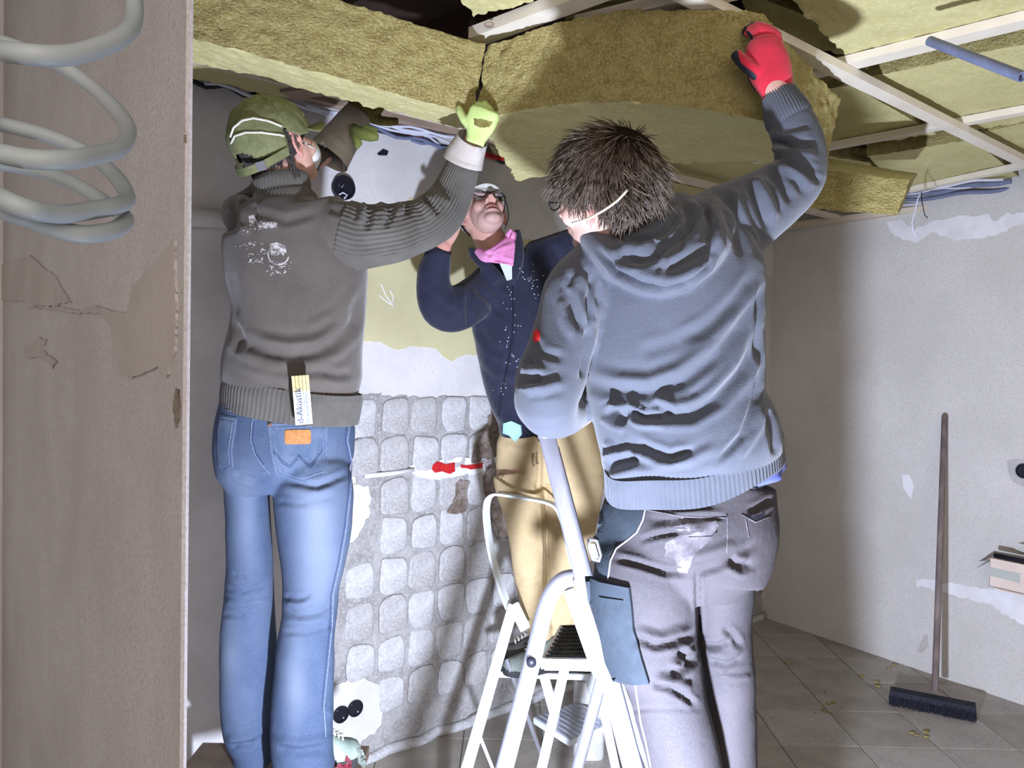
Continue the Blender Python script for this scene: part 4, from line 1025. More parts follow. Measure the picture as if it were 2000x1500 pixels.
for pts in ([(535, 880), (552, 900), (565, 910), (583, 890), (588, 898), (607, 915), (622, 892), (632, 875)], [(535, 884), (552, 905), (566, 914), (582, 896)], [(582, 888), (606, 910), (622, 886)]): strokem(m, tpk, pts, .0009, .0002, 5, 5)
obj('pocket_stitching', m, m_stitch_d, pk)
lp = patch(tpk, [(556, 842), (560, 840), (604, 839), (607, 843), (607, 864), (603, 867), (560, 868), (556, 864)], .0022, 'leather_patch', m_leather, pk, 5)
for x, y in ((527, 829), (634, 824)):
    h, n = hit(tj, x, y); obj('rivet', M().tube([h, h+n*.005], .0045, 12), m_leather_d, pk)
pk2 = patch(tj, [(432, 810), (463, 816), (461, 840), (454, 878), (457, 915), (437, 922), (428, 912), (425, 870), (427, 835)], .0022, 'jeans_pocket', m_denim_p, pL, 6); tp2 = bvh(pk2)
m = M()
for pts in ([(433, 813), (460, 819)], [(433, 820), (458, 826)], [(460, 818), (452, 878), (454, 912), (437, 918)], [(454, 824), (446, 878), (448, 908)]): strokem(m, tp2, pts, .0011, .0004, 5, 5)
obj('stitching', m, m_stitch, pk2)
m = M()
for pts in ([(440, 792), (500, 806), (560, 810), (600, 812)], [(442, 800), (500, 816), (575, 822)], [(498, 800), (492, 830), (490, 860), (497, 885), (512, 908), (528, 925)], [(683, 826), (678, 860), (686, 900), (684, 960), (676, 1030), (664, 1100), (650, 1160), (648, 1220), (640, 1300), (632, 1380), (636, 1440)]): strokem(m, tj, pts, .0018, .0012, 6, 6)
obj('seam', m, m_stitch, jeansL)
m = M()
for pts in ([(501, 800), (495, 830), (493, 860), (500, 885), (515, 908)], [(678, 828), (674, 860), (682, 900), (680, 960), (672, 1030), (660, 1100), (646, 1160), (644, 1220), (636, 1300), (628, 1380)]): strokem(m, tj, pts, .0015, .0006, 6, 6)
obj('seam', m, m_stitch_d, jeansL)
patch(tj, [(493, 797), (504, 798), (502, 822), (492, 822)], .004, 'belt_loop', m_denim_p, jeansL, 4)
m = M(); loft(m, [(597, 1500, 2.0, 61, .091), (597, 1512, 2.0, 62, .093)], n=40, k=2, dome=False, cap=False); obj('frayed_hem', m, m_stitch, jeansL)
# shoes
s1 = shoe('shoe', tL, hL, .085, .10, m_sneak, pL); laces(None, s1, tL, hL, .085, m_elastic); s1['label'] = 'sage green sneaker with a dark red mark'
ts1 = bvh(s1); o = patch(ts1, [(640, 1492), (672, 1490), (676, 1474), (686, 1486), (686, 1502), (650, 1504)], .002, 'red_side_mark', m_maroon, s1, 4)
patch(ts1, [(696, 1462), (706, 1464), (713, 1482), (712, 1500), (700, 1490)], .003, 'toe_cap', m_shoe_g, s1, 4)
shoe('shoe', tL2, hL2, .085, .10, m_shoe, pL)
# left glove: pale gauntlet, olive palm, light green fingers
m = M(); loft(m, [(640, 308, 2.36, 44, .058), (652, 290, 2.37, 40, .052), (672, 262, 2.38, 35, .045), (690, 236, 2.39, 30, .034), (700, 222, 2.40, 27, .028)], n=36, k=5, dome=False, cap=False)
me = mkmesh('cuff', m); b = bmesh.new(); b.from_mesh(me); bmesh.ops.recalc_face_normals(b, faces=b.faces); bmesh.ops.solidify(b, geom=b.faces[:], thickness=.003); b.to_mesh(me); b.free()
folds(me, [([(640, 260), (680, 290)], 8, .006)], .003, 10)
m = M(); hand(m, P(694, 232, 2.40), (.35, .15, .6), (.1, .75, .4), -1, 1.05, (.25, .3, .35, .4), (.3, .1), 1.25)
gL = link('glove', remesh(m, .004, 3), m_glove_o, pL); gL['label'] = 'olive work glove with pale gauntlet cuff, raised behind the cap'
cuff = link('cuff', me, m_gauntlet, gL)
rim = M(); lf = cr([(640, 308, 2.36, 44, .058), (641, 306, 2.36, 44, .058)], 1)
tc_ = bvh(cuff)
patch(tc_, [(620, 281), (632, 276), (637, 287), (624, 292)], .001, 'care_label', m_mask, cuff, 4)
m = M(); Q = [P(x, y, d) for x, y, d in ((690, 250, 2.33), (706, 262, 2.30), (724, 266, 2.28), (738, 268, 2.28))]
m.tube(Q, [.014, .017, .016, .010], 14); m.tube([P(690, 262, 2.33), P(700, 280, 2.30), P(696, 290, 2.30)], [.012, .012, .006], 12); m.tube([P(704, 258, 2.34), P(718, 250, 2.31), P(736, 256, 2.30)], [.012, .012, .008], 12)
obj('green_fingers', remesh(m, .0035, 3) if False else m, m_glove_g, gL)
# right glove
m = M(); loft(m, [(904, 318, 2.09, 41, .052), (909, 303, 2.08, 38, .048), (917, 284, 2.06, 34, .042), (923, 270, 2.045, 31, .038)], n=36, k=5, dome=False, cap=False)
me = mkmesh('cuff', m); b = bmesh.new(); b.from_mesh(me); bmesh.ops.recalc_face_normals(b, faces=b.faces); bmesh.ops.solidify(b, geom=b.faces[:], thickness=.003); b.to_mesh(me); b.free()
folds(me, [([(930, 300), (940, 270), (950, 262)], 6, .006)], .002, 12)
m = M(); hand(m, P(930, 270, 2.035), (.20, -.10, .6), (.1, .75, .5), 1, .80, (.9, .8, .9, 1.0), (.4, .3), 1.25)
gR = link('glove', remesh(m, .004, 3), m_glove_g, pL); gR['label'] = 'light green work glove with white gauntlet cuff, pressing up the slab'
link('cuff', me, m_gauntlet, gR); tg = bvh(gR)
patch(tg, rag([(925, 232), (945, 234), (962, 238), (955, 248), (938, 250), (926, 244)], 1, 4, 50), .001, 'palm_stain', m_glove_o, gR, 4)

# folding rule in the pocket
fr = thing('folding_rule', 'folded wooden rule with white printed face sticking up from the jeans pocket', 'ruler', P(590, 850, 1.885))
A0, A1 = P(594, 828, 1.885), P(586, 733, 1.872); ax_ = (A1-A0).normalized(); sx = ax_.cross((A0-CAM).normalized()).normalized(); nz_ = sx.cross(ax_); 
if nz_.dot(CAM-A0) < 0: nz_ = -nz_
if sx.x < 0: sx = -sx
Lr = (A1-A0).length; wr_ = .0175*1.18
for i in range(5):
    c = -wr_+wr_*2*(i+.5)/5
    slat = obj('slat', M().bar(A0+sx*c, A1+sx*c, sx*(wr_/5*.88), nz_*.0075), m_wood_rule, fr, smooth=False)
    obj('white_face', M().bar(A0+sx*c+nz_*.0078, A0+(A1-A0)*.68+sx*c+nz_*.0078, sx*(wr_/5*.88), nz_*.0004), m_rule_w, slat, smooth=False)
def text(name, body, size, loc, xax, yax, mt, par, ext=.0003):
    cu = bpy.data.curves.new(name, 'FONT'); cu.body = body; cu.size = size; cu.extrude = ext; cu.align_y = 'CENTER'
    o = bpy.data.objects.new(name, cu); COL.objects.link(o); z = xax.cross(yax)
    mw = Matrix(((xax.x, yax.x, z.x, loc.x), (xax.y, yax.y, z.y, loc.y), (xax.z, yax.z, z.z, loc.z), (0, 0, 0, 1)))
    dg = bpy.context.evaluated_depsgraph_get(); me = bpy.data.meshes.new_from_object(o.evaluated_get(dg)); me.transform(mw); bpy.data.objects.remove(o)
    return link(name, me, mt, par, smooth=False)
text('lettering', 'd-Akustik', .0225, A0+ax_*.003-sx*.0075+nz_*.0085, ax_, -sx, m_ink, fr)
text('lettering', 'Innenausbau', .0145, A0+ax_*.003+sx*.0085+nz_*.0085, ax_, -sx, m_ink_b, fr)
# plank platform below the frame
pf = thing('work_platform', 'wooden plank platform under the shoes of the green-capped person', 'platform', (g1.x, 2.08, 0))
cx = P(540, 1500, 2.1).x
for k in range(2):
    obj('plank', M().bar(Vector((cx-.24, 1.98+.155*k-.02, .425)), Vector((cx+.24, 1.98+.155*k-.02, .425)), Vector((0, .074, 0)), Vector((0, 0, .015))), m_plank, pf, smooth=False)
for sx_ in (-.20, .18):
    for sy in (1.93, 2.15): obj('leg', M().bar(Vector((cx+sx_, sy, 0)), Vector((cx+sx_, sy, .41)), Vector((.025, 0, 0)), Vector((0, .025, 0))), m_plank, pf, smooth=False)
# ================================================================== PERSON 2: grey hoodie, seen from behind (right)
g2 = P(1420, 1900, 1.62); g2.z = .26
pG = thing('person', 'dark-haired person in grey hoodie and grey work trousers holding up a slab, red glove raised', 'person', g2)
HG = Head(P(1184, 378, 1.55), (-.80, .55, .05), (-.20, -.40, .88), 1.0)
m = M(); HG.build(m)
loft(m, [(1190, 420, 1.56, 50, .055), (1225, 455, 1.59, 55, .06), (1270, 490, 1.63, 90, .07)])
loft(m, [(1290, 500, 1.64, 130, .08), (1310, 570, 1.64, 150, .095), (1315, 700, 1.64, 145, .09), (1330, 850, 1.64, 140, .09), (1348, 960, 1.64, 122, .085), (1335, 1060, 1.64, 122, .085)])
loft(m, [(1160, 520, 1.63, 40, .045), (1110, 640, 1.60, 42, .045), (1078, 770, 1.57, 40, .045), (1100, 815, 1.64, 32, .036), (1140, 800, 1.78, 28, .03), (1165, 770, 1.86, 22, .026)])
loft(m, [(1420, 450, 1.66, 50, .05), (1490, 400, 1.68, 46, .045), (1542, 360, 1.70, 27, .030), (1556, 305, 1.71, 22, .026), (1545, 250, 1.72, 23, .027), (1527, 200, 1.73, 25, .028), (1512, 165, 1.74, 24, .024)])
loft(m, [(1275, 1060, 1.62, 62, .07), (1268, 1200, 1.62, 60, .07), (1300, 1340, 1.60, 52, .06), (1330, 1480, 1.6, 46, .055), (1365, 1700, 1.61, 40, .045), (1385, 1840, 1.64, 34, .04)])
loft(m, [(1412, 1060, 1.68, 40, .06), (1412, 1200, 1.69, 34, .05), (1422, 1340, 1.70, 30, .045), (1430, 1480, 1.71, 28, .042), (1448, 1700, 1.71, 30, .04), (1462, 1830, 1.72, 30, .04)])
hand(m, P(1165, 770, 1.87), (.2, .9, .5), (-.3, -.4, .9), 1, 1.0, (.5, .6, .6, .6), (.5, .4))
for cx_, dd_ in ((1385, 1.64), (1462, 1.72)):
    hp = P(cx_, 1890, dd_); hp.z = .31; m.tube([hp, hp+Vector((.01, .10, 0)), hp+Vector((.02, .17, -.01))], [.034, .033, .024], 10)
me = remesh(m, .0045, 4); HG.carve(me); HG.colours(me, (.56, .33, .27), beard=(.30, .20, .16), ear=(.60, .24, .20)); bodyG = link('body', me, m_skin, pG)
HG.eyes(pG)
# hair: dense tufts flowing from a whorl
def fj(p):
    return [float(vnoise([(p[0]*38+k*9, p[1]*38, p[2]*38)])[0])*.45 for k in range(3)]
def hair_tufts(H, n_, test, L, w_, whorl, lift=.35, seed=1, gravity=None, bendk=-.25):
    rr_ = random.Random(seed); m = M(); cnt = 0
    W = Vector(whorl)
    while cnt < n_:
        v = Vector((rr_.gauss(0, 1), rr_.gauss(0, 1), rr_.gauss(0, 1))).normalized()
        a, b, c = -.012+v.x*.100, v.y*.080, .030+v.z*.088
        if not test(a, b, c): continue
        cnt += 1; p = H.w(a, b, c); n = (H.f*v.x/.1+H.l*v.y/.08+H.u*v.z/.09).normalized()
        t = Vector((a, b, c))-W; t = H.f*t.x+H.l*t.y+H.u*t.z; t = (t-n*t.dot(n))
        t = t.normalized() if t.length > 1e-4 else n.orthogonal()
        sw = n.cross(t)*.35; jit = Vector((rr_.gauss(0, 1), rr_.gauss(0, 1), rr_.gauss(0, 1)))*.20+Vector(fj(p))
        d = (t+sw+n*(lift+rr_.uniform(-.1, .25))+jit); 
        if gravity: d += Vector(gravity)
        tuft(m, p, d.normalized(), n, L*rr_.uniform(.7, 1.25), w_*rr_.uniform(.6, 1.3), n*bendk+jit*.4, 5)
    return m
def hairG(a, b, c):
    if a > .035 and c < .055: return False
    if c < .028+.35*max(0, a) and a > -.034: return False
    if c < -.03 and a > -.06: return False
    if c < -.055: return False
    return True
m = hair_tufts(HG, 9000, hairG, .062, .0050, (-.065, 0, .11), .12, 3, bendk=-.75)
hm = obj('hair', m, m_hair, pG, fixn=False)
m = M().ell(HG.w(-.016, 0, .040), HG.ax(.104, .084, .088), 40, 28)
cap_me = mkmesh('hair', m); b = bmesh.new(); b.from_mesh(cap_me)
dl = [v for v in b.verts if not hairG(*[float(q) for q in HG.loc([v.co])[0:1]][:1]+[float(HG.loc([v.co])[1][0]), float(HG.loc([v.co])[2][0])])]
bmesh.ops.delete(b, geom=dl, context='VERTS'); bmesh.ops.recalc_face_normals(b, faces=b.faces); b.to_mesh(cap_me); b.free()
link('hair_base', cap_me, mat('dark_hair_root', (.016, .010, .007), rough=1.0, spec=0.0), pG)
thd = bvh(hm)
Q = [P(1225, 371, 1.43), P(1205, 392, 1.425), P(1180, 410, 1.42), P(1155, 424, 1.42), P(1138, 431, 1.425), P(1118, 436, 1.45)]
obj('elastic_band', M().tube(cr([tuple(q) for q in Q], 4), .0026, 8), m_elastic, pG)
# glasses
gl = M(); e1 = HG.w(.012, .079, .008); e2 = HG.w(.075, .072, .006); e3 = HG.w(.100, .060, .004)
gl.tube([HG.w(-.005, .082, .004), e1, e2, e3], .0022, 8).tube([HG.w(-.005, -.082, .004), HG.w(.012, -.079, .008), HG.w(.075, -.072, .006), HG.w(.100, -.060, .004)], .0022, 8)
for sg in (1, -1):
    gl.tube([HG.w(.100-.008*abs(math.sin(0)), sg*.034+sg*.026*math.cos(t), .000+.018*math.sin(t)) for t in np.linspace(0, 2*PI, 20)], .0018, 6)
gl.tube([HG.w(.102, .009, .003), HG.w(.105, 0, .006), HG.w(.102, -.009, .003)], .0018, 6)
obj('glasses', gl, m_frame, pG)
# hoodie
m = M()
loft(m, [(1285, 455, 1.64, 110, .085), (1298, 485, 1.64, 150, .105), (1305, 530, 1.64, 178, .118), (1312, 600, 1.64, 176, .125), (1313, 680, 1.64, 173, .125), (1318, 760, 1.64, 172, .128), (1326, 805, 1.64, 168, .130), (1341, 850, 1.64, 174, .138), (1350, 890, 1.64, 174, .140), (1354, 912, 1.64, 166, .13)], n=48)
loft(m, [(1175, 510, 1.63, 52, .062), (1132, 560, 1.61, 64, .068), (1112, 620, 1.60, 63, .066), (1095, 680, 1.585, 64, .064), (1077, 735, 1.57, 68, .066), (1068, 782, 1.565, 64, .068), (1085, 806, 1.62, 50, .058), (1120, 800, 1.74, 42, .05), (1150, 775, 1.82, 36, .042)], n=36)
loft(m, [(1370, 470, 1.65, 85, .085), (1420, 440, 1.66, 82, .080), (1470, 410, 1.67, 72, .072), (1520, 378, 1.69, 63, .064), (1556, 345, 1.70, 55, .058), (1564, 310, 1.71, 50, .052), (1557, 270, 1.72, 47, .048), (1544, 240, 1.725, 44, .044)], n=36)
# hood lying on the shoulders
loft(m, [(1165, 470, 1.60, 30, .05), (1200, 500, 1.55, 42, .05), (1250, 525, 1.52, 46, .05), (1310, 525, 1.51, 46, .052), (1365, 495, 1.53, 46, .055), (1395, 450, 1.58, 42, .055), (1385, 415, 1.64, 34, .05)], n=28)
loft(m, [(1180, 470, 1.62, 34, .05), (1240, 480, 1.56, 50, .05), (1310, 470, 1.55, 56, .055), (1350, 430, 1.60, 44, .05), (1335, 405, 1.64, 26, .045)], n=28)
me = remesh(m, .005, 6)
folds(me, [
    # hood outline and its folds
    ([(1170, 490), (1205, 532), (1250, 556), (1295, 566), (1340, 556), (1380, 520), (1402, 480)], 5, -.016), ([(1175, 472), (1210, 510), (1255, 535), (1300, 545), (1345, 530), (1380, 500)], 9, .010),
    ([(1300, 530), (1330, 515), (1360, 500), (1390, 482)], 9, -.020), ([(1190, 505), (1230, 512), (1275, 505), (1300, 480)], 8, -.012), ([(1200, 480), (1250, 492), (1300, 470), (1330, 430)], 8, .012),
    ([(1215, 470), (1270, 470), (1310, 445), (1320, 410)], 8, -.012), ([(1345, 390), (1365, 420), (1360, 460), (1330, 490)], 8, .012), ([(1375, 400), (1388, 440), (1380, 475)], 7, -.010), ([(1330, 395), (1345, 420), (1340, 450)], 6, -.008), ([(1285, 545), (1300, 520), (1290, 500)], 6, .006),
    # back: long diagonal folds rising to the right armpit
    ([(1150, 748), (1200, 762), (1265, 766), (1330, 745), (1390, 700), (1440, 640), (1482, 560)], 13, -.013), ([(1155, 730), (1210, 745), (1270, 748), (1330, 722), (1400, 672), (1450, 610), (1488, 530)], 14, .008),
    ([(1330, 668), (1390, 630), (1440, 585), (1480, 530)], 11, -.009), ([(1250, 690), (1320, 670), (1380, 640)], 12, -.004),
    ([(1265, 795), (1300, 812), (1350, 810), (1400, 780), (1450, 720), (1482, 650)], 12, -.014), ([(1270, 778), (1320, 794), (1370, 780), (1430, 725), (1475, 660)], 10, .008),
    ([(1185, 800), (1205, 815), (1225, 822)], 10, -.020), ([(1212, 792), (1235, 808), (1255, 818), (1300, 816)], 8, -.020), ([(1175, 800), (1200, 790), (1240, 795), (1270, 810)], 5, .008), ([(1195, 790), (1225, 800), (1245, 826), (1290, 830)], 6, .008),
    ([(1275, 786), (1300, 800), (1310, 815)], 8, -.014), ([(1240, 865), (1270, 880), (1310, 894), (1345, 882)], 9, -.014), ([(1300, 896), (1325, 890), (1350, 880)], 6, -.012), ([(1235, 880), (1290, 905), (1350, 898), (1400, 870)], 9, .007),
    ([(1182, 912), (1205, 905), (1245, 894)], 10, -.018), ([(1190, 890), (1230, 882), (1255, 890)], 7, .010), ([(1190, 935), (1250, 920), (1300, 915)], 9, .006), ([(1400, 905), (1450, 850), (1475, 780), (1485, 720)], 6, -.012), ([(1180, 860), (1200, 880), (1180, 895)], 7, .006),
    ([(1500, 800), (1510, 850), (1515, 890)], 8, -.008), ([(1440, 900), (1480, 840), (1495, 790)], 8, .006), ([(1485, 560), (1478, 640), (1484, 720)], 5, -.008), ([(1150, 640), (1146, 700), (1140, 740)], 7, -.014),
    # left sleeve
    ([(1160, 535), (1150, 590), (1148, 640)], 6, -.012), ([(1130, 530), (1125, 570), (1140, 615), (1155, 640)], 9, .009), ([(1108, 560), (1115, 600), (1135, 640)], 7, -.012), ([(1095, 580), (1098, 620), (1120, 660)], 8, .007), ([(1140, 520), (1165, 560), (1170, 600)], 7, -.009), ([(1115, 535), (1112, 560)], 7, -.008),
    ([(1012, 742), (1030, 744), (1058, 738)], 8, -.016), ([(1020, 715), (1040, 725), (1065, 725)], 8, .010), ([(1022, 762), (1060, 758), (1100, 745)], 9, .008), ([(1040, 660), (1060, 690), (1100, 700)], 8, -.006), ([(1030, 700), (1034, 720)], 6, -.006),
    # right sleeve
    ([(1458, 352), (1480, 400), (1500, 450)], 8, -.013), ([(1475, 342), (1500, 390), (1515, 430)], 9, .010), ([(1500, 330), (1530, 365), (1545, 395)], 8, -.012), ([(1520, 322), (1560, 345), (1590, 370)], 8, .010), ([(1430, 365), (1450, 420), (1475, 480)], 9, .009), ([(1410, 385), (1430, 440), (1450, 500)], 9, -.010),
    ([(1500, 305), (1545, 322), (1600, 335)], 7, -.014), ([(1502, 290), (1550, 300), (1598, 305)], 8, .010), ([(1500, 275), (1545, 285), (1592, 280)], 6, -.012), ([(1496, 258), (1540, 266), (1585, 258)], 7, .006), ([(1550, 330), (1590, 345), (1608, 355)], 6, -.009), ([(1380, 400), (1400, 450), (1410, 500)], 9, .006)], .003, 8)
hoodie = link('hoodie', me, m_hoodie, pG); thg = bvh(hoodie)
# hem band: rings sag towards the viewer because the band circles the hips
def band(C0, C1, n, ribs, ribd, steps=6):
    """C0, C1: (px,py,d,half width px,half depth m, tilt vector z-drop left->right)"""
    m = M(); R = []
    for i in range(steps+1):
        t = i/steps; R_ = []
        px, py, d, rw, rd, tl, tf = [a*(1-t)+b_*t for a, b_ in zip(C0, C1)]
        c = P(px, py, d)
        for j in range(n):
            th = 2*PI*j/n; g_ = 1+ribd*math.cos(ribs*th)/.17
            x = rw*d/FPX*math.cos(th)*g_; y = rd*math.sin(th)*g_
            R_.append(c+Vector((x, y, tl*math.cos(th)+tf*math.sin(th)+.004*math.sin(5*th))))
        R.append(R_)
    m.rings(R, cap=False); return m
m = band((1353, 878, 1.64, 171, .133, .048, .035), (1356, 925, 1.64, 172, .139, .052, .040), 560, 120, .0016)
link('hem_band', mkmesh('hem_band', m), m_hoodrib, hoodie)
b = bmesh.new(); me_ = COL.objects['hem_band'].data; b.from_mesh(me_); bmesh.ops.recalc_face_normals(b, faces=b.faces); b.to_mesh(me_); b.free()
m = M(); loft(m, [(1547, 246, 1.725, 38, .038), (1541, 232, 1.725, 44, .043), (1532, 212, 1.73, 41, .039), (1525, 196, 1.735, 36, .034), (1520, 186, 1.74, 33, .031)], n=200, k=6, rib=44, ribd=.0014, dome=False, cap=False)
me = mkmesh('cuff', m); b = bmesh.new(); b.from_mesh(me); bmesh.ops.recalc_face_normals(b, faces=b.faces); b.to_mesh(me); b.free(); link('cuff', me, m_hoodrib, hoodie)
patch(thg, [(1043, 648), (1050, 643), (1055, 650), (1054, 664), (1046, 670), (1042, 660)], .002, 'red_tag', m_red, hoodie, 3)
# shirt tail
m = band((1360, 895, 1.64, 160, .122, .050, .03), (1366, 930, 1.64, 163, .126, .030, .03), 90, 9, .006)
me = mkmesh('shirt', m); b = bmesh.new(); b.from_mesh(me); bmesh.ops.recalc_face_normals(b, faces=b.faces); bmesh.ops.solidify(b, geom=b.faces[:], thickness=.002); b.to_mesh(me); b.free()
link('shirt', me, m_shirt, pG)
# work trousers
m = M()
loft(m, [(1362, 925, 1.64, 152, .118), (1356, 960, 1.64, 160, .126), (1349, 1000, 1.64, 170, .140), (1338, 1050, 1.64, 172, .146), (1322, 1095, 1.64, 164, .134), (1318, 1125, 1.64, 150, .115), (1318, 1160, 1.64, 128, .085)], n=48, dome=False)
loft(m, [(1275, 1040, 1.62, 66, .07), (1264, 1090, 1.62, 96, .104), (1259, 1140, 1.62, 101, .110), (1262, 1200, 1.62, 99, .106), (1272, 1260, 1.61, 92, .100), (1292, 1310, 1.605, 80, .096), (1302, 1350, 1.60, 74, .092), (1316, 1410, 1.60, 73, .088), (1340, 1500, 1.60, 73, .085), (1358, 1620, 1.60, 68, .078), (1375, 1760, 1.62, 62, .075), (1386, 1870, 1.64, 62, .08)], n=40, dome=False)
loft(m, [(1402, 1035, 1.66, 44, .07), (1410, 1085, 1.66, 64, .098), (1411, 1140, 1.67, 62, .096), (1410, 1200, 1.68, 58, .088), (1412, 1260, 1.69, 58, .086), (1419, 1320, 1.69, 54, .084), (1424, 1400, 1.70, 52, .080), (1430, 1500, 1.70, 48, .076), (1438, 1620, 1.71, 50, .072), (1458, 1760, 1.71, 48, .072), (1463, 1870, 1.72, 52, .078)], n=36, dome=False)
me = remesh(m, .005, 5)
folds(me, [([(1200, 1090), (1250, 1102), (1300, 1118), (1345, 1122)], 6, -.010), ([(1350, 1122), (1400, 1108), (1440, 1085), (1475, 1060)], 7, -.008), ([(1362, 1120), (1363, 1180), (1366, 1240)], 5, -.012),
           ([(1250, 1055), (1290, 1045), (1330, 1038)], 5, -.008), ([(1320, 1012), (1370, 1010), (1415, 1010)], 5, -.007), ([(1260, 995), (1320, 1005), (1400, 1000)], 8, .005), ([(1265, 1035), (1320, 1028), (1380, 1035)], 8, .005),
           ([(1245, 1245), (1280, 1262), (1320, 1255), (1355, 1238)], 7, -.012), ([(1240, 1228), (1290, 1245), (1345, 1225)], 8, .007), ([(1310, 1318), (1340, 1305), (1362, 1275)], 7, -.012), ([(1268, 1335), (1310, 1345), (1340, 1362), (1362, 1380)], 6, -.010), ([(1280, 1322), (1320, 1332), (1352, 1345)], 8, .009), ([(1325, 1270), (1345, 1285), (1355, 1300)], 7, -.012), ([(1310, 1290), (1330, 1308)], 7, .008),
           ([(1370, 1258), (1400, 1262), (1430, 1250)], 6, -.010), ([(1385, 1290), (1420, 1300), (1450, 1285)], 6, -.008), ([(1380, 1275), (1420, 1280), (1450, 1265)], 7, .007), ([(1412, 1225), (1430, 1240), (1445, 1262)], 6, -.010), ([(1400, 1318), (1440, 1325), (1465, 1320)], 5, .006),
           ([(1215, 1390), (1280, 1385), (1370, 1386)], 4, -.004), ([(1425, 1095), (1450, 1108), (1470, 1100)], 8, -.014), ([(1460, 1000), (1490, 985), (1510, 975)], 6, -.010), ([(1350, 1090), (1400, 1075), (1440, 1060)], 8, .005)], .003, 7)
pantG = link('trousers', me, m_workpant, pG); tp = bvh(pantG)
patch(tp, [(1182, 985), (1258, 992), (1262, 1000), (1250, 1030), (1232, 1050), (1205, 1062), (1190, 1085), (1186, 1132), (1160, 1128), (1165, 1050), (1172, 1000)], .0012, 'hip_panel', m_navyp, pantG, 7)
cp_ = patch(tp, [(1152, 1125), (1180, 1136), (1232, 1146), (1236, 1180), (1240, 1225), (1256, 1285), (1270, 1330), (1240, 1332), (1205, 1325), (1190, 1290), (1180, 1240), (1168, 1200), (1158, 1170)], .012, 'cargo_pocket', m_navyp, pG, 7)
tcp = bvh(cp_)
patch(tcp, [(1172, 1166), (1218, 1172), (1204, 1198), (1192, 1214), (1174, 1205)], .003, 'small_pocket', m_navyp, cp_, 6)
m = M()
for pts in ([(1262, 990), (1256, 1015), (1244, 1040), (1222, 1058), (1204, 1072), (1193, 1095), (1188, 1132)], [(1241, 1336), (1246, 1370), (1252, 1410), (1262, 1450), (1272, 1498)]): stroke(tp, pts, .0020, 'piping', m_piping, pantG, .0012, 6, 6)
m = M()
for pts in ([(1262, 996), (1330, 1008), (1420, 1012)], [(1420, 1005), (1421, 1050), (1419, 1080)], [(1455, 1008), (1462, 1050)], [(1448, 1005), (1475, 1020), (1505, 1008)], [(1345, 1050), (1390, 1048), (1400, 1038)]): strokem(m, tp, pts, .0013, .0008, 6, 5)
obj('seam', m, m_dust, pantG)
patch(tp, [(1454, 1010), (1476, 1002), (1494, 998), (1492, 1010), (1478, 1020), (1462, 1014)], .0008, 'pocket_opening', m_black, pantG, 5)
for pl in (rag([(1300, 1060), (1330, 1045), (1370, 1040), (1385, 1020), (1402, 1018), (1400, 1040), (1385, 1060), (1360, 1080), (1340, 1120), (1322, 1118), (1318, 1090), (1300, 1085)], 3, 8, 61), rag([(1290, 1020), (1330, 1012), (1400, 1018), (1402, 1030), (1360, 1036), (1320, 1035)], 3, 8, 62)):
    patch(tp, pl, .0005, 'dust_stain', m_dust, pantG, 7, sink=.002)
patch(tp, [(1455, 930), (1478, 918), (1484, 928), (1486, 950), (1476, 956), (1460, 955)], .004, 'belt_loop', m_navyp, pantG, 5)
# bright clip hanging at the hip
cl = thing('metal_clip', 'bright metal clip hanging at the hip of the grey trousers', 'clip', P(1160, 1080, 1.58))
m = M(); Q = [P(x, y, 1.555) for x, y in ((1150, 1052), (1166, 1056), (1174, 1085), (1170, 1096), (1158, 1092), (1150, 1070))]
m.tube(Q+[Q[0]], .0038, 8); obj('ring', m, m_metal, cl)
obj('plate', M().bar(P(1156, 1062, 1.553), P(1164, 1090, 1.553), Vector((.006, 0, 0)), Vector((0, .002, 0))), m_metal, cl, smooth=False)
obj('strap', M().bar(P(1172, 1040, 1.565), P(1160, 1056, 1.555), Vector((.006, 0, 0)), Vector((0, .0015, 0))), m_navyp, cl, smooth=False)
# boots
for cx_, dd_ in ((1385, 1.64), (1462, 1.72)):
    hp = P(cx_, 1890, dd_); hp += Vector((0, -.04, 0)); hp.z = .26; shoe('boot', hp+Vector((.03, .27, 0)), hp, .10, .105, m_shoe, pG)
# red glove: black coated palm and fingers, thumb to the left, gripping the slab end
wr = P(1522, 190, 1.745)
m = M(); palm = M(); fing = M()
loft(m, [(1524, 192, 1.742, 25, .026), (1519, 180, 1.743, 29, .028), (1512, 160, 1.745, 36, .030), (1502, 132, 1.748, 40, .028), (1494, 104, 1.752, 37, .026), (1492, 85, 1.756, 33, .022)], n=28, k=4)
# fingers over the top of the slab edge
def fingpx(mm, pts, r): mm.tube(cr([tuple(P(*q)) for q in pts], 3), r, 10)
fpts = [[(1521, 92, 1.745), (1516, 70, 1.748), (1502, 60, 1.760), (1490, 66, 1.780)], [(1508, 84, 1.750), (1503, 62, 1.752), (1490, 54, 1.768), (1480, 62, 1.785)],
        [(1494, 80, 1.756), (1490, 58, 1.758), (1477, 52, 1.775), (1470, 62, 1.790)], [(1483, 82, 1.762), (1477, 64, 1.766), (1466, 58, 1.782), (1461, 68, 1.795)]]
for pts in fpts: fingpx(m, pts, .0115)
fingpx(m, [(1492, 150, 1.745), (1476, 136, 1.740), (1460, 126, 1.745), (1447, 116, 1.755), (1440, 106, 1.765)], .0125)
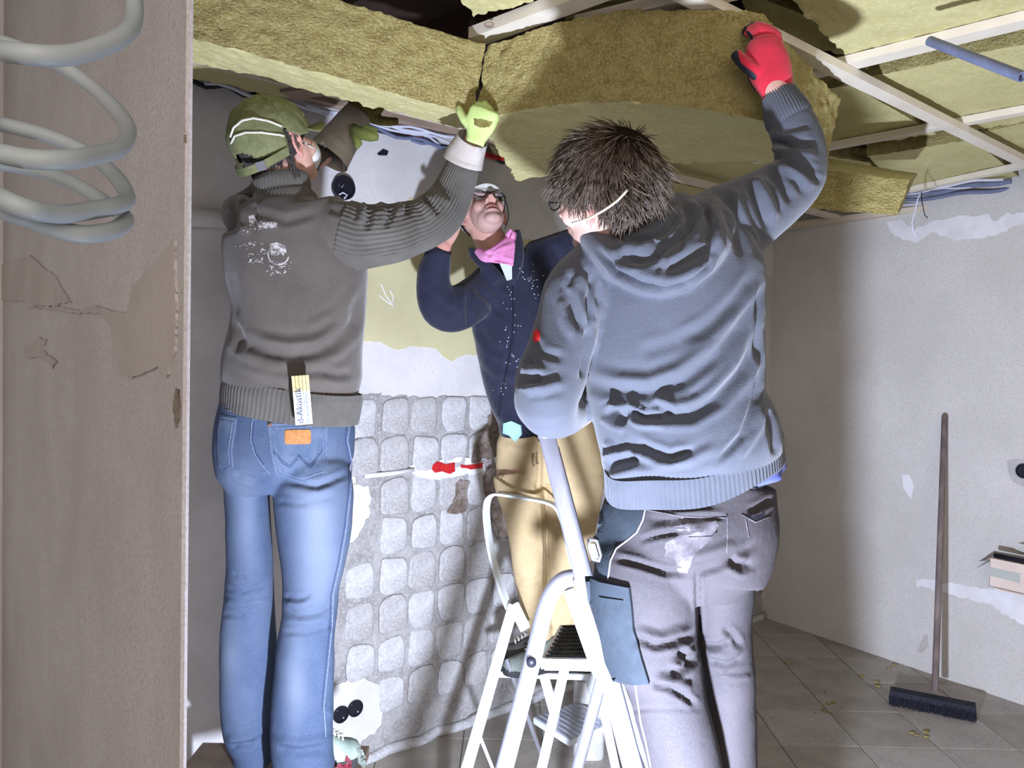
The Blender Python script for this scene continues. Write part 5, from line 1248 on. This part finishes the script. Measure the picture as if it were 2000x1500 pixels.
# coated inner side (offset towards the slab)
pm = M()
loft(pm, [(1502, 168, 1.760, 26, .018), (1490, 140, 1.762, 30, .018), (1484, 112, 1.768, 27, .016), (1482, 90, 1.772, 26, .014)], n=24, k=4)
fingpx(pm, [(1486, 156, 1.752), (1470, 141, 1.745), (1454, 128, 1.750), (1441, 114, 1.758), (1436, 106, 1.765)], .0120)
for pts in fpts: fingpx(pm, [(x-5, y-1 if i > 1 else y+3, d+.007) for i, (x, y, d) in enumerate(pts)], .0105)
gRd = link('glove', remesh(m, .003, 3), m_glove_r, pG); gRd['label'] = 'red knit work glove with black coated palm'
link('black_palm', remesh(pm, .003, 3), m_glove_k, gRd)
m = M(); loft(m, [(1526, 197, 1.741, 26, .027), (1523, 188, 1.742, 28, .029), (1520, 180, 1.743, 30, .030)], n=90, k=3, rib=22, ribd=.0008, dome=False, cap=False)
link('glove_cuff', mkmesh('glove_cuff', m), m_glove_r, gRd)
# step box under the boots
bx = thing('step_box', 'low wooden step box under the boots of the hooded person', 'step', (g2.x, 1.7, 0))
bc = P(1423, 1890, 1.68).x
obj('top_board', M().bar(Vector((bc-.22, 1.74, .245)), Vector((bc+.22, 1.74, .245)), Vector((0, .19, 0)), Vector((0, 0, .014))), m_plank, bx, smooth=False)
for sx_ in (-.2, .2): obj('side_board', M().bar(Vector((bc+sx_, 1.57, .115)), Vector((bc+sx_, 1.91, .115)), Vector((.012, 0, 0)), Vector((0, 0, .115))), m_plank, bx, smooth=False)

# ================================================================== PERSON 3: navy jacket, white cap, looking up (middle)
g3 = P(1070, 1310, 2.8); g3.z = .46
pM_ = thing('person', 'person in white cap, glasses and navy jacket looking up, standing on the step stool', 'person', g3)
HM = Head(P(944, 420, 2.85), (.20, -.74, .62), (-.26, .60, .74), 1.0)
m = M(); HM.build(m)
loft(m, [(944, 440, 2.87, 30, .058), (958, 470, 2.87, 31, .06), (975, 500, 2.87, 34, .06), (990, 525, 2.87, 56, .07)])
loft(m, [(1000, 540, 2.86, 72, .08), (1012, 600, 2.86, 80, .09), (1025, 700, 2.86, 76, .09), (1065, 815, 2.86, 78, .095), (1073, 900, 2.86, 84, .1)])
loft(m, [(945, 560, 2.82, 28, .045), (900, 605, 2.72, 28, .042), (862, 608, 2.70, 26, .04), (850, 560, 2.68, 23, .036), (858, 500, 2.66, 19, .03), (866, 478, 2.655, 17, .026)])
loft(m, [(1080, 520, 2.86, 30, .045), (1140, 480, 2.86, 26, .042), (1190, 430, 2.86, 24, .036), (1208, 370, 2.85, 20, .03), (1212, 310, 2.84, 16, .026)])
loft(m, [(1015, 930, 2.82, 34, .065), (1025, 1010, 2.80, 30, .055), (1034, 1110, 2.78, 26, .05), (1048, 1200, 2.78, 20, .04), (1056, 1262, 2.78, 18, .036)])
loft(m, [(1112, 930, 2.86, 40, .065), (1112, 1010, 2.85, 34, .055), (1104, 1110, 2.83, 28, .05), (1098, 1200, 2.82, 22, .042), (1096, 1285, 2.80, 19, .038)])
hand(m, P(866, 480, 2.655), (.25, .15, .9), (.2, .9, 0), 1, .92, (.3, .35, .4, .5), (.6, .2), 1.05)
hand(m, P(1212, 312, 2.84), (0, .1, 1), (0, .9, .3), -1, .92, (.4, .35, .4, .5), (.6, .2))
sA = (P(978, 1285, 2.80), P(1062, 1290, 2.78)); sB = (P(985, 1318, 2.66), P(1105, 1320, 2.76))
for a_, b_ in (sA, sB): a_.z = b_.z = .463
for t_, h_ in (sA, sB): m.tube([h_+Vector((0, 0, .04)), h_.lerp(t_, .5)+Vector((0, 0, .035)), h_.lerp(t_, .85)+Vector((0, 0, .028))], [.032, .030, .022], 10)
me = remesh(m, .0036, 5); HM.carve(me, .004); HM.colours(me, (.50, .28, .23), beard=(.44, .29, .26), lips=(.36, .13, .12), brow=(.06, .04, .03), ear=(.52, .22, .18)); bodyM = link('body', me, m_skin, pM_)
HM.eyes(pM_, (1, 0, .25))
# glasses
gl = M()
for sg in (1, -1):
    gl.tube([HM.w(.096-.010*abs(math.cos(t))*.0, sg*.033+sg*.024*math.cos(t), .002+.016*math.sin(t)) for t in np.linspace(0, 2*PI, 24)], .0018, 6)
    gl.tube([HM.w(.096, sg*.057, .006), HM.w(.080, sg*.070, .008), HM.w(.0, sg*.081, .006)], .0018, 6)
gl.tube([HM.w(.097, .010, .004), HM.w(.101, 0, .006), HM.w(.097, -.010, .004)], .0018, 6)
gls = obj('glasses', gl, m_frame, pM_)
for sg in (1, -1): obj('lens', M().ell(HM.w(.096, sg*.033, .002), HM.ax(.0012, .023, .015), 20, 8), m_lens, gls)
# short hair at the temples and the white cap
m = hair_tufts(HM, 700, lambda a, b, c: (a < -.03 and c > .0), .016, .004, (-.04, 0, .12), .2, 5); obj('hair', m, m_hair_g, pM_, fixn=False)
me = dome(HM, (-.012, 0, .030), (.108, .086, .096), lambda a, b: .020, wob=.002, seed=4); capM = link('cap', me, m_cap_w, pM_)
m = M(); V = []; F = []
for i in range(7):
    for j in range(19):
        t = -1.0+2.0*j/18; e = i/6
        V.append(HM.w(-.012+.108*math.cos(t)+e*.022*math.cos(t*.8), .085*math.sin(t), .036-.004*e))
for i in range(6):
    for j in range(18): F.append((i*19+j, i*19+j+1, (i+1)*19+j+1, (i+1)*19+j))
m.V = V; m.F = F; me = mkmesh('brim', m); b = bmesh.new(); b.from_mesh(me); bmesh.ops.solidify(b, geom=b.faces[:], thickness=.003); b.to_mesh(me); b.free(); link('brim', me, m_cap_w, capM)
obj('cap_cord', M().tube([HM.w(.06, .075, .05), HM.w(.045, .083, .0), HM.w(.04, .075, -.06), HM.w(.03, .05, -.11)], .0018, 6), m_frame, capM)
# jacket
m = M()
loft(m, [(985, 512, 2.865, 42, .07), (995, 530, 2.86, 74, .085), (1003, 560, 2.86, 88, .10), (1004, 600, 2.86, 88, .11), (1008, 660, 2.86, 82, .11), (1018, 710, 2.86, 82, .11), (1035, 760, 2.86, 84, .112), (1055, 800, 2.86, 88, .115), (1064, 832, 2.86, 90, .118)], n=40)
loft(m, [(960, 545, 2.84, 36, .055), (935, 575, 2.78, 42, .06), (905, 598, 2.72, 44, .058), (870, 606, 2.70, 42, .055), (852, 585, 2.69, 36, .050), (847, 545, 2.68, 32, .045), (852, 515, 2.67, 28, .040), (859, 494, 2.66, 23, .036)], n=30)
loft(m, [(1050, 515, 2.86, 46, .065), (1100, 495, 2.86, 42, .06), (1150, 472, 2.86, 38, .055), (1190, 432, 2.86, 34, .048), (1206, 380, 2.855, 30, .042), (1211, 330, 2.85, 26, .036)], n=28)
# collar wings
loft(m, [(920, 487, 2.80, 8, .012), (930, 502, 2.78, 12, .014), (950, 520, 2.76, 14, .016), (975, 545, 2.75, 12, .016)], n=16)
loft(m, [(1010, 452, 2.82, 8, .012), (1012, 480, 2.79, 11, .014), (1008, 515, 2.76, 13, .016), (998, 545, 2.75, 12, .016)], n=16)
me = remesh(m, .006, 5)
folds(me, [([(930, 560), (960, 590), (985, 620)], 7, -.010), ([(1000, 560), (1003, 640), (988, 720), (972, 790)], 4, -.006), ([(915, 570), (915, 610), (918, 640)], 6, -.012), ([(935, 640), (960, 680), (990, 690)], 8, -.006), ([(890, 560), (900, 600)], 7, -.008), ([(1060, 520), (1040, 560), (1050, 620)], 8, -.008),
           ([(940, 700), (970, 730), (1010, 740)], 8, .006), ([(960, 545), (990, 580)], 7, .006), ([(820, 560), (850, 590), (890, 620)], 9, -.005), ([(970, 812), (1010, 832), (1060, 842)], 8, .008), ([(1080, 480), (1100, 520)], 7, -.008)], .004, 7)
jack = link('jacket', me, m_navy, pM_); tjk = bvh(jack)
m = M(); strokem(m, tjk, [(1001, 560), (1002, 610), (1000, 660), (990, 720), (980, 770), (974, 812)], .0028, .001, 6, 6); obj('zip', m, m_navy_d, jack)
m = M(); r5 = random.Random(9)
for i in range(70):
    x, y = r5.choice([(1030, 530, 0, 0), (1045, 550, 0, 0), (1050, 575, 0, 0), (995, 575, 0, 0), (1000, 600, 0, 0), (988, 655, 0, 0), (985, 670, 0, 0), (1010, 640, 0, 0), (980, 760, 0, 0), (1000, 700, 0, 0)])[:2]; x += r5.gauss(0, 7); y += r5.gauss(0, 9)
    h, n = hit(tjk, x, y)
    if h is None: continue
    t1 = Vector((r5.uniform(-1, 1), 0, r5.uniform(-1, 1))).normalized(); L = r5.uniform(.001, .003)
    m.bar(h-t1*L+n*.0005, h+t1*L+n*.0005, t1.cross(n)*r5.uniform(.0005, .0012), n*.0005)
o = obj('plaster_flecks', m, m_patchwhite, jack, smooth=False); o['kind'] = 'stuff'
m = M(); loft(m, [(853, 508, 2.668, 27, .039), (858, 492, 2.660, 24, .036), (861, 484, 2.656, 22, .033)], n=40, k=3, dome=False); obj('cuff', m, m_navy_d, jack)
# pale blurred work glove is a bare hand here; bandana and tee
m = M()
m.prism([P(975, 512, 2.74), P(1000, 508, 2.745), P(1000, 545, 2.735), P(990, 548, 2.735)], (0, .01, 0)); obj('tee_shirt', m, m_tee, pM_, smooth=False)
m = M(); loft(m, [(934, 492, 2.78, 9, .014), (950, 500, 2.75, 13, .016), (972, 492, 2.74, 14, .016), (992, 474, 2.76, 12, .015), (1002, 456, 2.79, 8, .012)], n=20)
m.prism([P(938, 490, 2.76), P(965, 484, 2.74), P(1003, 462, 2.765), P(1006, 475, 2.75), P(1002, 520, 2.735), P(992, 516, 2.73), P(955, 512, 2.735)], (0, .008, 0))
me = remesh(m, .003, 3); folds(me, [([(945, 490), (970, 505), (1000, 515)], 4, -.006), ([(955, 508), (975, 490), (1000, 475)], 4, .006), ([(960, 500), (985, 485)], 3, -.005)], .002, 20); link('bandana', me, m_pink, pM_)
obj('bandana_knot', M().tube([P(990, 462, 2.75), P(998, 450, 2.755), P(1004, 455, 2.755), P(1000, 466, 2.75)], .009, 8), m_pink, COL.objects['bandana'])
# tan trousers
m = M()
loft(m, [(1068, 822, 2.86, 92, .105), (1073, 850, 2.86, 102, .112), (1074, 890, 2.86, 106, .118), (1073, 920, 2.86, 105, .115), (1073, 940, 2.86, 98, .10)], n=40, dome=False)
loft(m, [(1010, 925, 2.83, 48, .09), (1014, 955, 2.82, 46, .088), (1024, 1000, 2.80, 42, .082), (1031, 1060, 2.79, 36, .074), (1036, 1120, 2.78, 33, .068), (1044, 1180, 2.78, 29, .062), (1056, 1235, 2.78, 24, .056), (1058, 1262, 2.78, 23, .055)], n=30, dome=False)
loft(m, [(1118, 925, 2.86, 62, .10), (1117, 960, 2.86, 60, .095), (1113, 1010, 2.85, 55, .088), (1109, 1070, 2.84, 48, .08), (1103, 1140, 2.83, 41, .072), (1099, 1200, 2.82, 36, .066), (1097, 1245, 2.81, 34, .064), (1096, 1275, 2.81, 32, .062)], n=30, dome=False)
me = remesh(m, .006, 4)
folds(me, [([(1052, 850), (1054, 900), (1052, 960)], 5, -.012), ([(975, 958), (1010, 962), (1050, 974)], 4, -.008), ([(1062, 980), (1066, 1080), (1068, 1180)], 4, -.010), ([(985, 870), (1020, 880), (1048, 870)], 6, .005), ([(1005, 1130), (1030, 1140), (1060, 1130)], 6, -.006), ([(1030, 1215), (1050, 1225), (1075, 1215)], 6, -.007), ([(1080, 1220), (1105, 1232), (1125, 1222)], 6, -.007), ([(1078, 1120), (1110, 1132)], 6, -.006), ([(985, 990), (1010, 1000)], 6, .005)], .004, 8)
pantM = link('trousers', me, m_tan, pM_); tpm = bvh(pantM)
patch(tpm, rag([(1038, 885), (1050, 880), (1052, 905), (1044, 912), (1036, 900)], 2, 5, 71), .0006, 'stain', m_tan_d, pantM, 4, sink=.002)
m = M(); strokem(m, tpm, [(976, 925), (984, 928), (979, 935), (986, 940)], .0018, .001, 3, 5); strokem(m, tpm, [(975, 960), (1010, 964), (1048, 974)], .0016, .001, 5, 5); obj('seam', m, m_tan_d, pantM)
patch(tjk, [(985, 826), (1000, 822), (1018, 830), (1020, 848), (1008, 862), (996, 850), (984, 846)], .006, 'teal_cloth', m_teal, pantM, 5)
for nm, (t_, h_), mt_ in (('shoe', sA, m_shoe), ('shoe', sB, m_shoe_g)): 
    o = shoe(nm, t_, h_+(h_-t_)*.12, .085, .105, mt_, pM_); laces(None, o, t_, h_, .085, m_elastic)

# ================================================================== LADDERS
lf_ = thing('stepladder', 'bright aluminium stepladder with tubular frame in front, leaning leg under the hooded elbow', 'ladder', (.2, 1.7, 0))
def rail(name, pts, r, mt, par, flat=1.0, n=14, to_floor=False):
    Q = [P(*p) for p in pts]
    if to_floor:
        a, b = Q[-2], Q[-1]; d = (b-a); k = (b.z-.012)/-d.z; Q.append(b+d*k)
    m = M(); m.tube(cr([tuple(q) for q in Q], 5) if len(Q) > 2 else Q, r, n); return obj(name, m, mt, par)
def oval(name, a, b, wx, wy, mt, par, n=20):
    a, b = Vector(a), Vector(b); t = (b-a).normalized(); s = t.cross((a-CAM).normalized()).normalized(); q = s.cross(t); R = []
    for c in (a, b):
        R.append([c+s*wx*math.copysign(abs(math.cos(2*PI*j/n))**.6, math.cos(2*PI*j/n))+q*wy*math.copysign(abs(math.sin(2*PI*j/n))**.6, math.sin(2*PI*j/n)) for j in range(n)])
    m = M().rings(R); return obj(name, m, mt, par, flat_angle=35)
def ext(a, b, z=.02):
    d = b-a; return b+d*((b.z-z)/-d.z)
tA, bA = P(1068, 850, 1.95), P(1236, 1500, 1.62)
leg = oval('front_leg', tA, ext(tA, bA), .0215, .013, m_alu, lf_)
obj('leg_groove', M().bar(tA.lerp(ext(tA, bA), .02)+Vector((.019, -.006, 0)), tA.lerp(ext(tA, bA), .97)+Vector((.019, -.006, 0)), Vector((.0045, 0, 0)), Vector((0, .004, 0))), m_black, leg, smooth=False)
obj('rubber_foot', M().bar(ext(tA, bA), ext(tA, bA)+(bA-tA).normalized()*.018, Vector((.028, 0, 0)), Vector((0, .02, 0))), m_rubber, leg, smooth=False)
obj('top_cap', M().ell(tA, (Vector((.024, 0, 0)), Vector((0, .018, 0)), Vector((0, 0, .022))), 16, 8), m_alu, leg)
Q = [P(1122, 1128, 1.83), P(1098, 1134, 1.825), P(1078, 1158, 1.82), P(1062, 1200, 1.81), P(1040, 1290, 1.78), P(985, 1500, 1.70)]
Qe = Q+[ext(Q[-2], Q[-1])]
l2_ = obj('front_leg', M().tube(cr([tuple(q) for q in Qe[:-1]], 5)+[Qe[-1]], .0205, 18), m_alu, lf_)
c_ = P(1038, 1295, 1.755); obj('cap_bolt', M().tube([c_, c_+Vector((0, .012, 0))], .0115, 18), m_black, l2_)
obj('rubber_foot', M().tube([Qe[-1], Qe[-1]-Vector((0, 0, .018))], .026, 14), m_rubber, l2_)
c_ = P(1124, 1135, 1.80); obj('rivet', M().tube([c_, c_+Vector((0, .02, 0))], .007, 12), m_metal, leg)
# platform: frame and black tread
pa, pb, pc, pd = P(1064, 1280, 1.86), P(1180, 1315, 1.86), P(1190, 1262, 2.14), P(1092, 1238, 2.14)
zt = (pa.z+pb.z)/2
for q in (pa, pb, pc, pd): q.z = zt-.0
pc, pd = AZ(1172, 1238, zt), AZ(1094, 1240, zt)
plat = obj('platform', M().bar(pa, pb, Vector((0, .006, 0)), Vector((0, 0, .014))), m_alu_w, lf_, smooth=False)
obj('tread', M().prism([pa, pb, pc+(pc-pb)*.2, pd+(pd-pa)*.2], (0, 0, .012)), m_tread, lf_, smooth=False)
m = M()
for i in range(9):
    t = (i+.5)/9; a, b = pa.lerp(pd+(pd-pa)*.2, t), pb.lerp(pc+(pc-pb)*.2, t); m.bar(a+Vector((0, 0, .014)), b+Vector((0, 0, .014)), Vector((0, .0045, 0)), Vector((0, 0, .002)))
obj('tread_ribs', m, m_tread, COL.objects['tread'], smooth=False)
obj('side_rail', M().bar(pa, pd+(pd-pa)*.2, Vector((.008, 0, 0)), Vector((0, 0, .013))), m_alu, lf_, smooth=False)
obj('side_rail', M().bar(pb, pc+(pc-pb)*.2, Vector((.008, 0, 0)), Vector((0, 0, .013))), m_alu, lf_, smooth=False)
a, b = P(1104, 1300, 1.865), P(1058, 1500, 1.84); oval('brace', a, ext(a, b), .012, .008, m_alu_w, lf_)
a, b = P(1182, 1300, 2.12), P(1128, 1500, 2.24); oval('rear_leg', a, ext(a, b), .017, .012, m_alu, lf_)
a, b = P(1110, 1150, 1.85), P(1170, 1320, 1.86); oval('brace', a, b, .014, .009, m_alu_w, lf_)
a, b = P(1236, 1440, 1.95), P(1262, 1500, 2.0); oval('rear_leg', P(1200, 1310, 2.05), ext(P(1200, 1310, 2.05), P(1270, 1500, 2.12)), .012, .009, m_alu_w, lf_)
# step stool behind
st = thing('step_stool', 'white folding step stool with a bowed handrail, the capped person standing on it', 'stool', (0, 2.8, 0))
hp = [(1002, 1205, 2.62), (985, 1165, 2.62), (962, 1090, 2.62), (951, 1020, 2.62), (951, 985, 2.62), (958, 970, 2.63), (975, 965, 2.64), (1020, 972, 2.67), (1065, 980, 2.70), (1088, 992, 2.71), (1100, 1020, 2.72), (1112, 1075, 2.73), (1128, 1140, 2.74), (1135, 1180, 2.74)]
Q = [Vector(v) for v in cr([tuple(P(*p)) for p in hp], 5)]; R = []
for i, q in enumerate(Q):
    t = (Q[min(i+1, len(Q)-1)]-Q[max(i-1, 0)]).normalized(); s = t.cross(Vector((0, 1, 0))).normalized(); y_ = Vector((0, 1, 0))*.9+Vector((.44, 0, 0))
    R.append([q-s*.004-y_*.018, q+s*.004-y_*.018, q+s*.004+y_*.018, q-s*.004+y_*.018])
obj('handrail', M().rings(R), m_alu_w, st, flat_angle=40)
zs = .452
fl_, fr_, br_, bl_ = AZ(962, 1312, zs), AZ(1150, 1318, zs), AZ(1135, 1262, zs), AZ(985, 1268, zs)
obj('top_step', M().prism([fl_, fr_, br_, bl_], (0, 0, -.02)), m_alu_w, st, smooth=False)
m = M()
for i in range(8):
    t = (i+.5)/8; m.bar(fl_.lerp(bl_, t)+Vector((0, 0, .001)), fr_.lerp(br_, t)+Vector((0, 0, .001)), Vector((0, .008, 0)), Vector((0, 0, .0015)))
obj('step_ribs', m, m_tread, COL.objects['top_step'], smooth=False)
zl = .23
q = [AZ(1042, 1402, zl), AZ(1112, 1446, zl), AZ(1204, 1408, zl), AZ(1128, 1372, zl)]
low = obj('low_step', M().prism(q, (0, 0, -.022)), m_alu_w, st, smooth=False)
m = M()
for i in range(9):
    t = (i+.5)/9; m.bar(q[0].lerp(q[3], t)+Vector((0, 0, .001)), q[1].lerp(q[2], t)+Vector((0, 0, .001)), (q[3]-q[0]).normalized()*.007, Vector((0, 0, .002)))
obj('step_ribs', m, m_alu, low, smooth=False)
a, b = P(1003, 1182, 2.60), P(912, 1500, 2.42); e = ext(a, b, .01); oval('leg', a, e, .019, .010, m_alu_w, st)
a, b = P(1003, 1182, 2.59), P(1026, 1228, 2.66); oval('bracket', a, b, .020, .005, m_alu_w, st)
a, b = P(938, 1440, 2.52), P(962, 1500, 2.6); oval('strut', a, b, .006, .005, m_alu_w, st)
a, b = P(990, 1290, 2.62), P(1030, 1400, 2.75); oval('strut', a, ext(a, b, .01), .007, .006, m_alu, st)
a, b = P(1135, 1175, 2.74), P(1165, 1320, 2.76); oval('leg', a, ext(a, b, .01), .017, .010, m_alu_w, st)
for x in (1062, 1150):
    oval('step_bracket', AZ(x, 1318, zs-.01), AZ(x+22, 1400, zl), .018, .005, m_alu_w, st)
# pale canister on the floor behind the ladder
cn = AZ(1146, 1440, 0); cn.y = 2.95; cn = Vector((P(1150, 1400, 3.02).x, 3.02, 0))
t = thing('canister', 'pale plastic canister on the floor behind the stepladder platform', 'canister', cn)
zt_ = P(1150, 1325, 3.02).z
R = []
for z_, k_ in ((.0, .92), (.01, 1), (zt_-.02, 1), (zt_, .9)):
    R.append([cn+Vector((.062*k_*math.copysign(abs(math.cos(a))**.5, math.cos(a)), .05*k_*math.copysign(abs(math.sin(a))**.5, math.sin(a)), z_)) for a in [2*PI*j/24 for j in range(24)]])
obj('tank', M().rings(R), m_cap_w, t, flat_angle=50)
obj('lid', M().tube([cn+Vector((0, 0, zt_)), cn+Vector((0, 0, zt_+.02))], .02, 16), m_black, t)
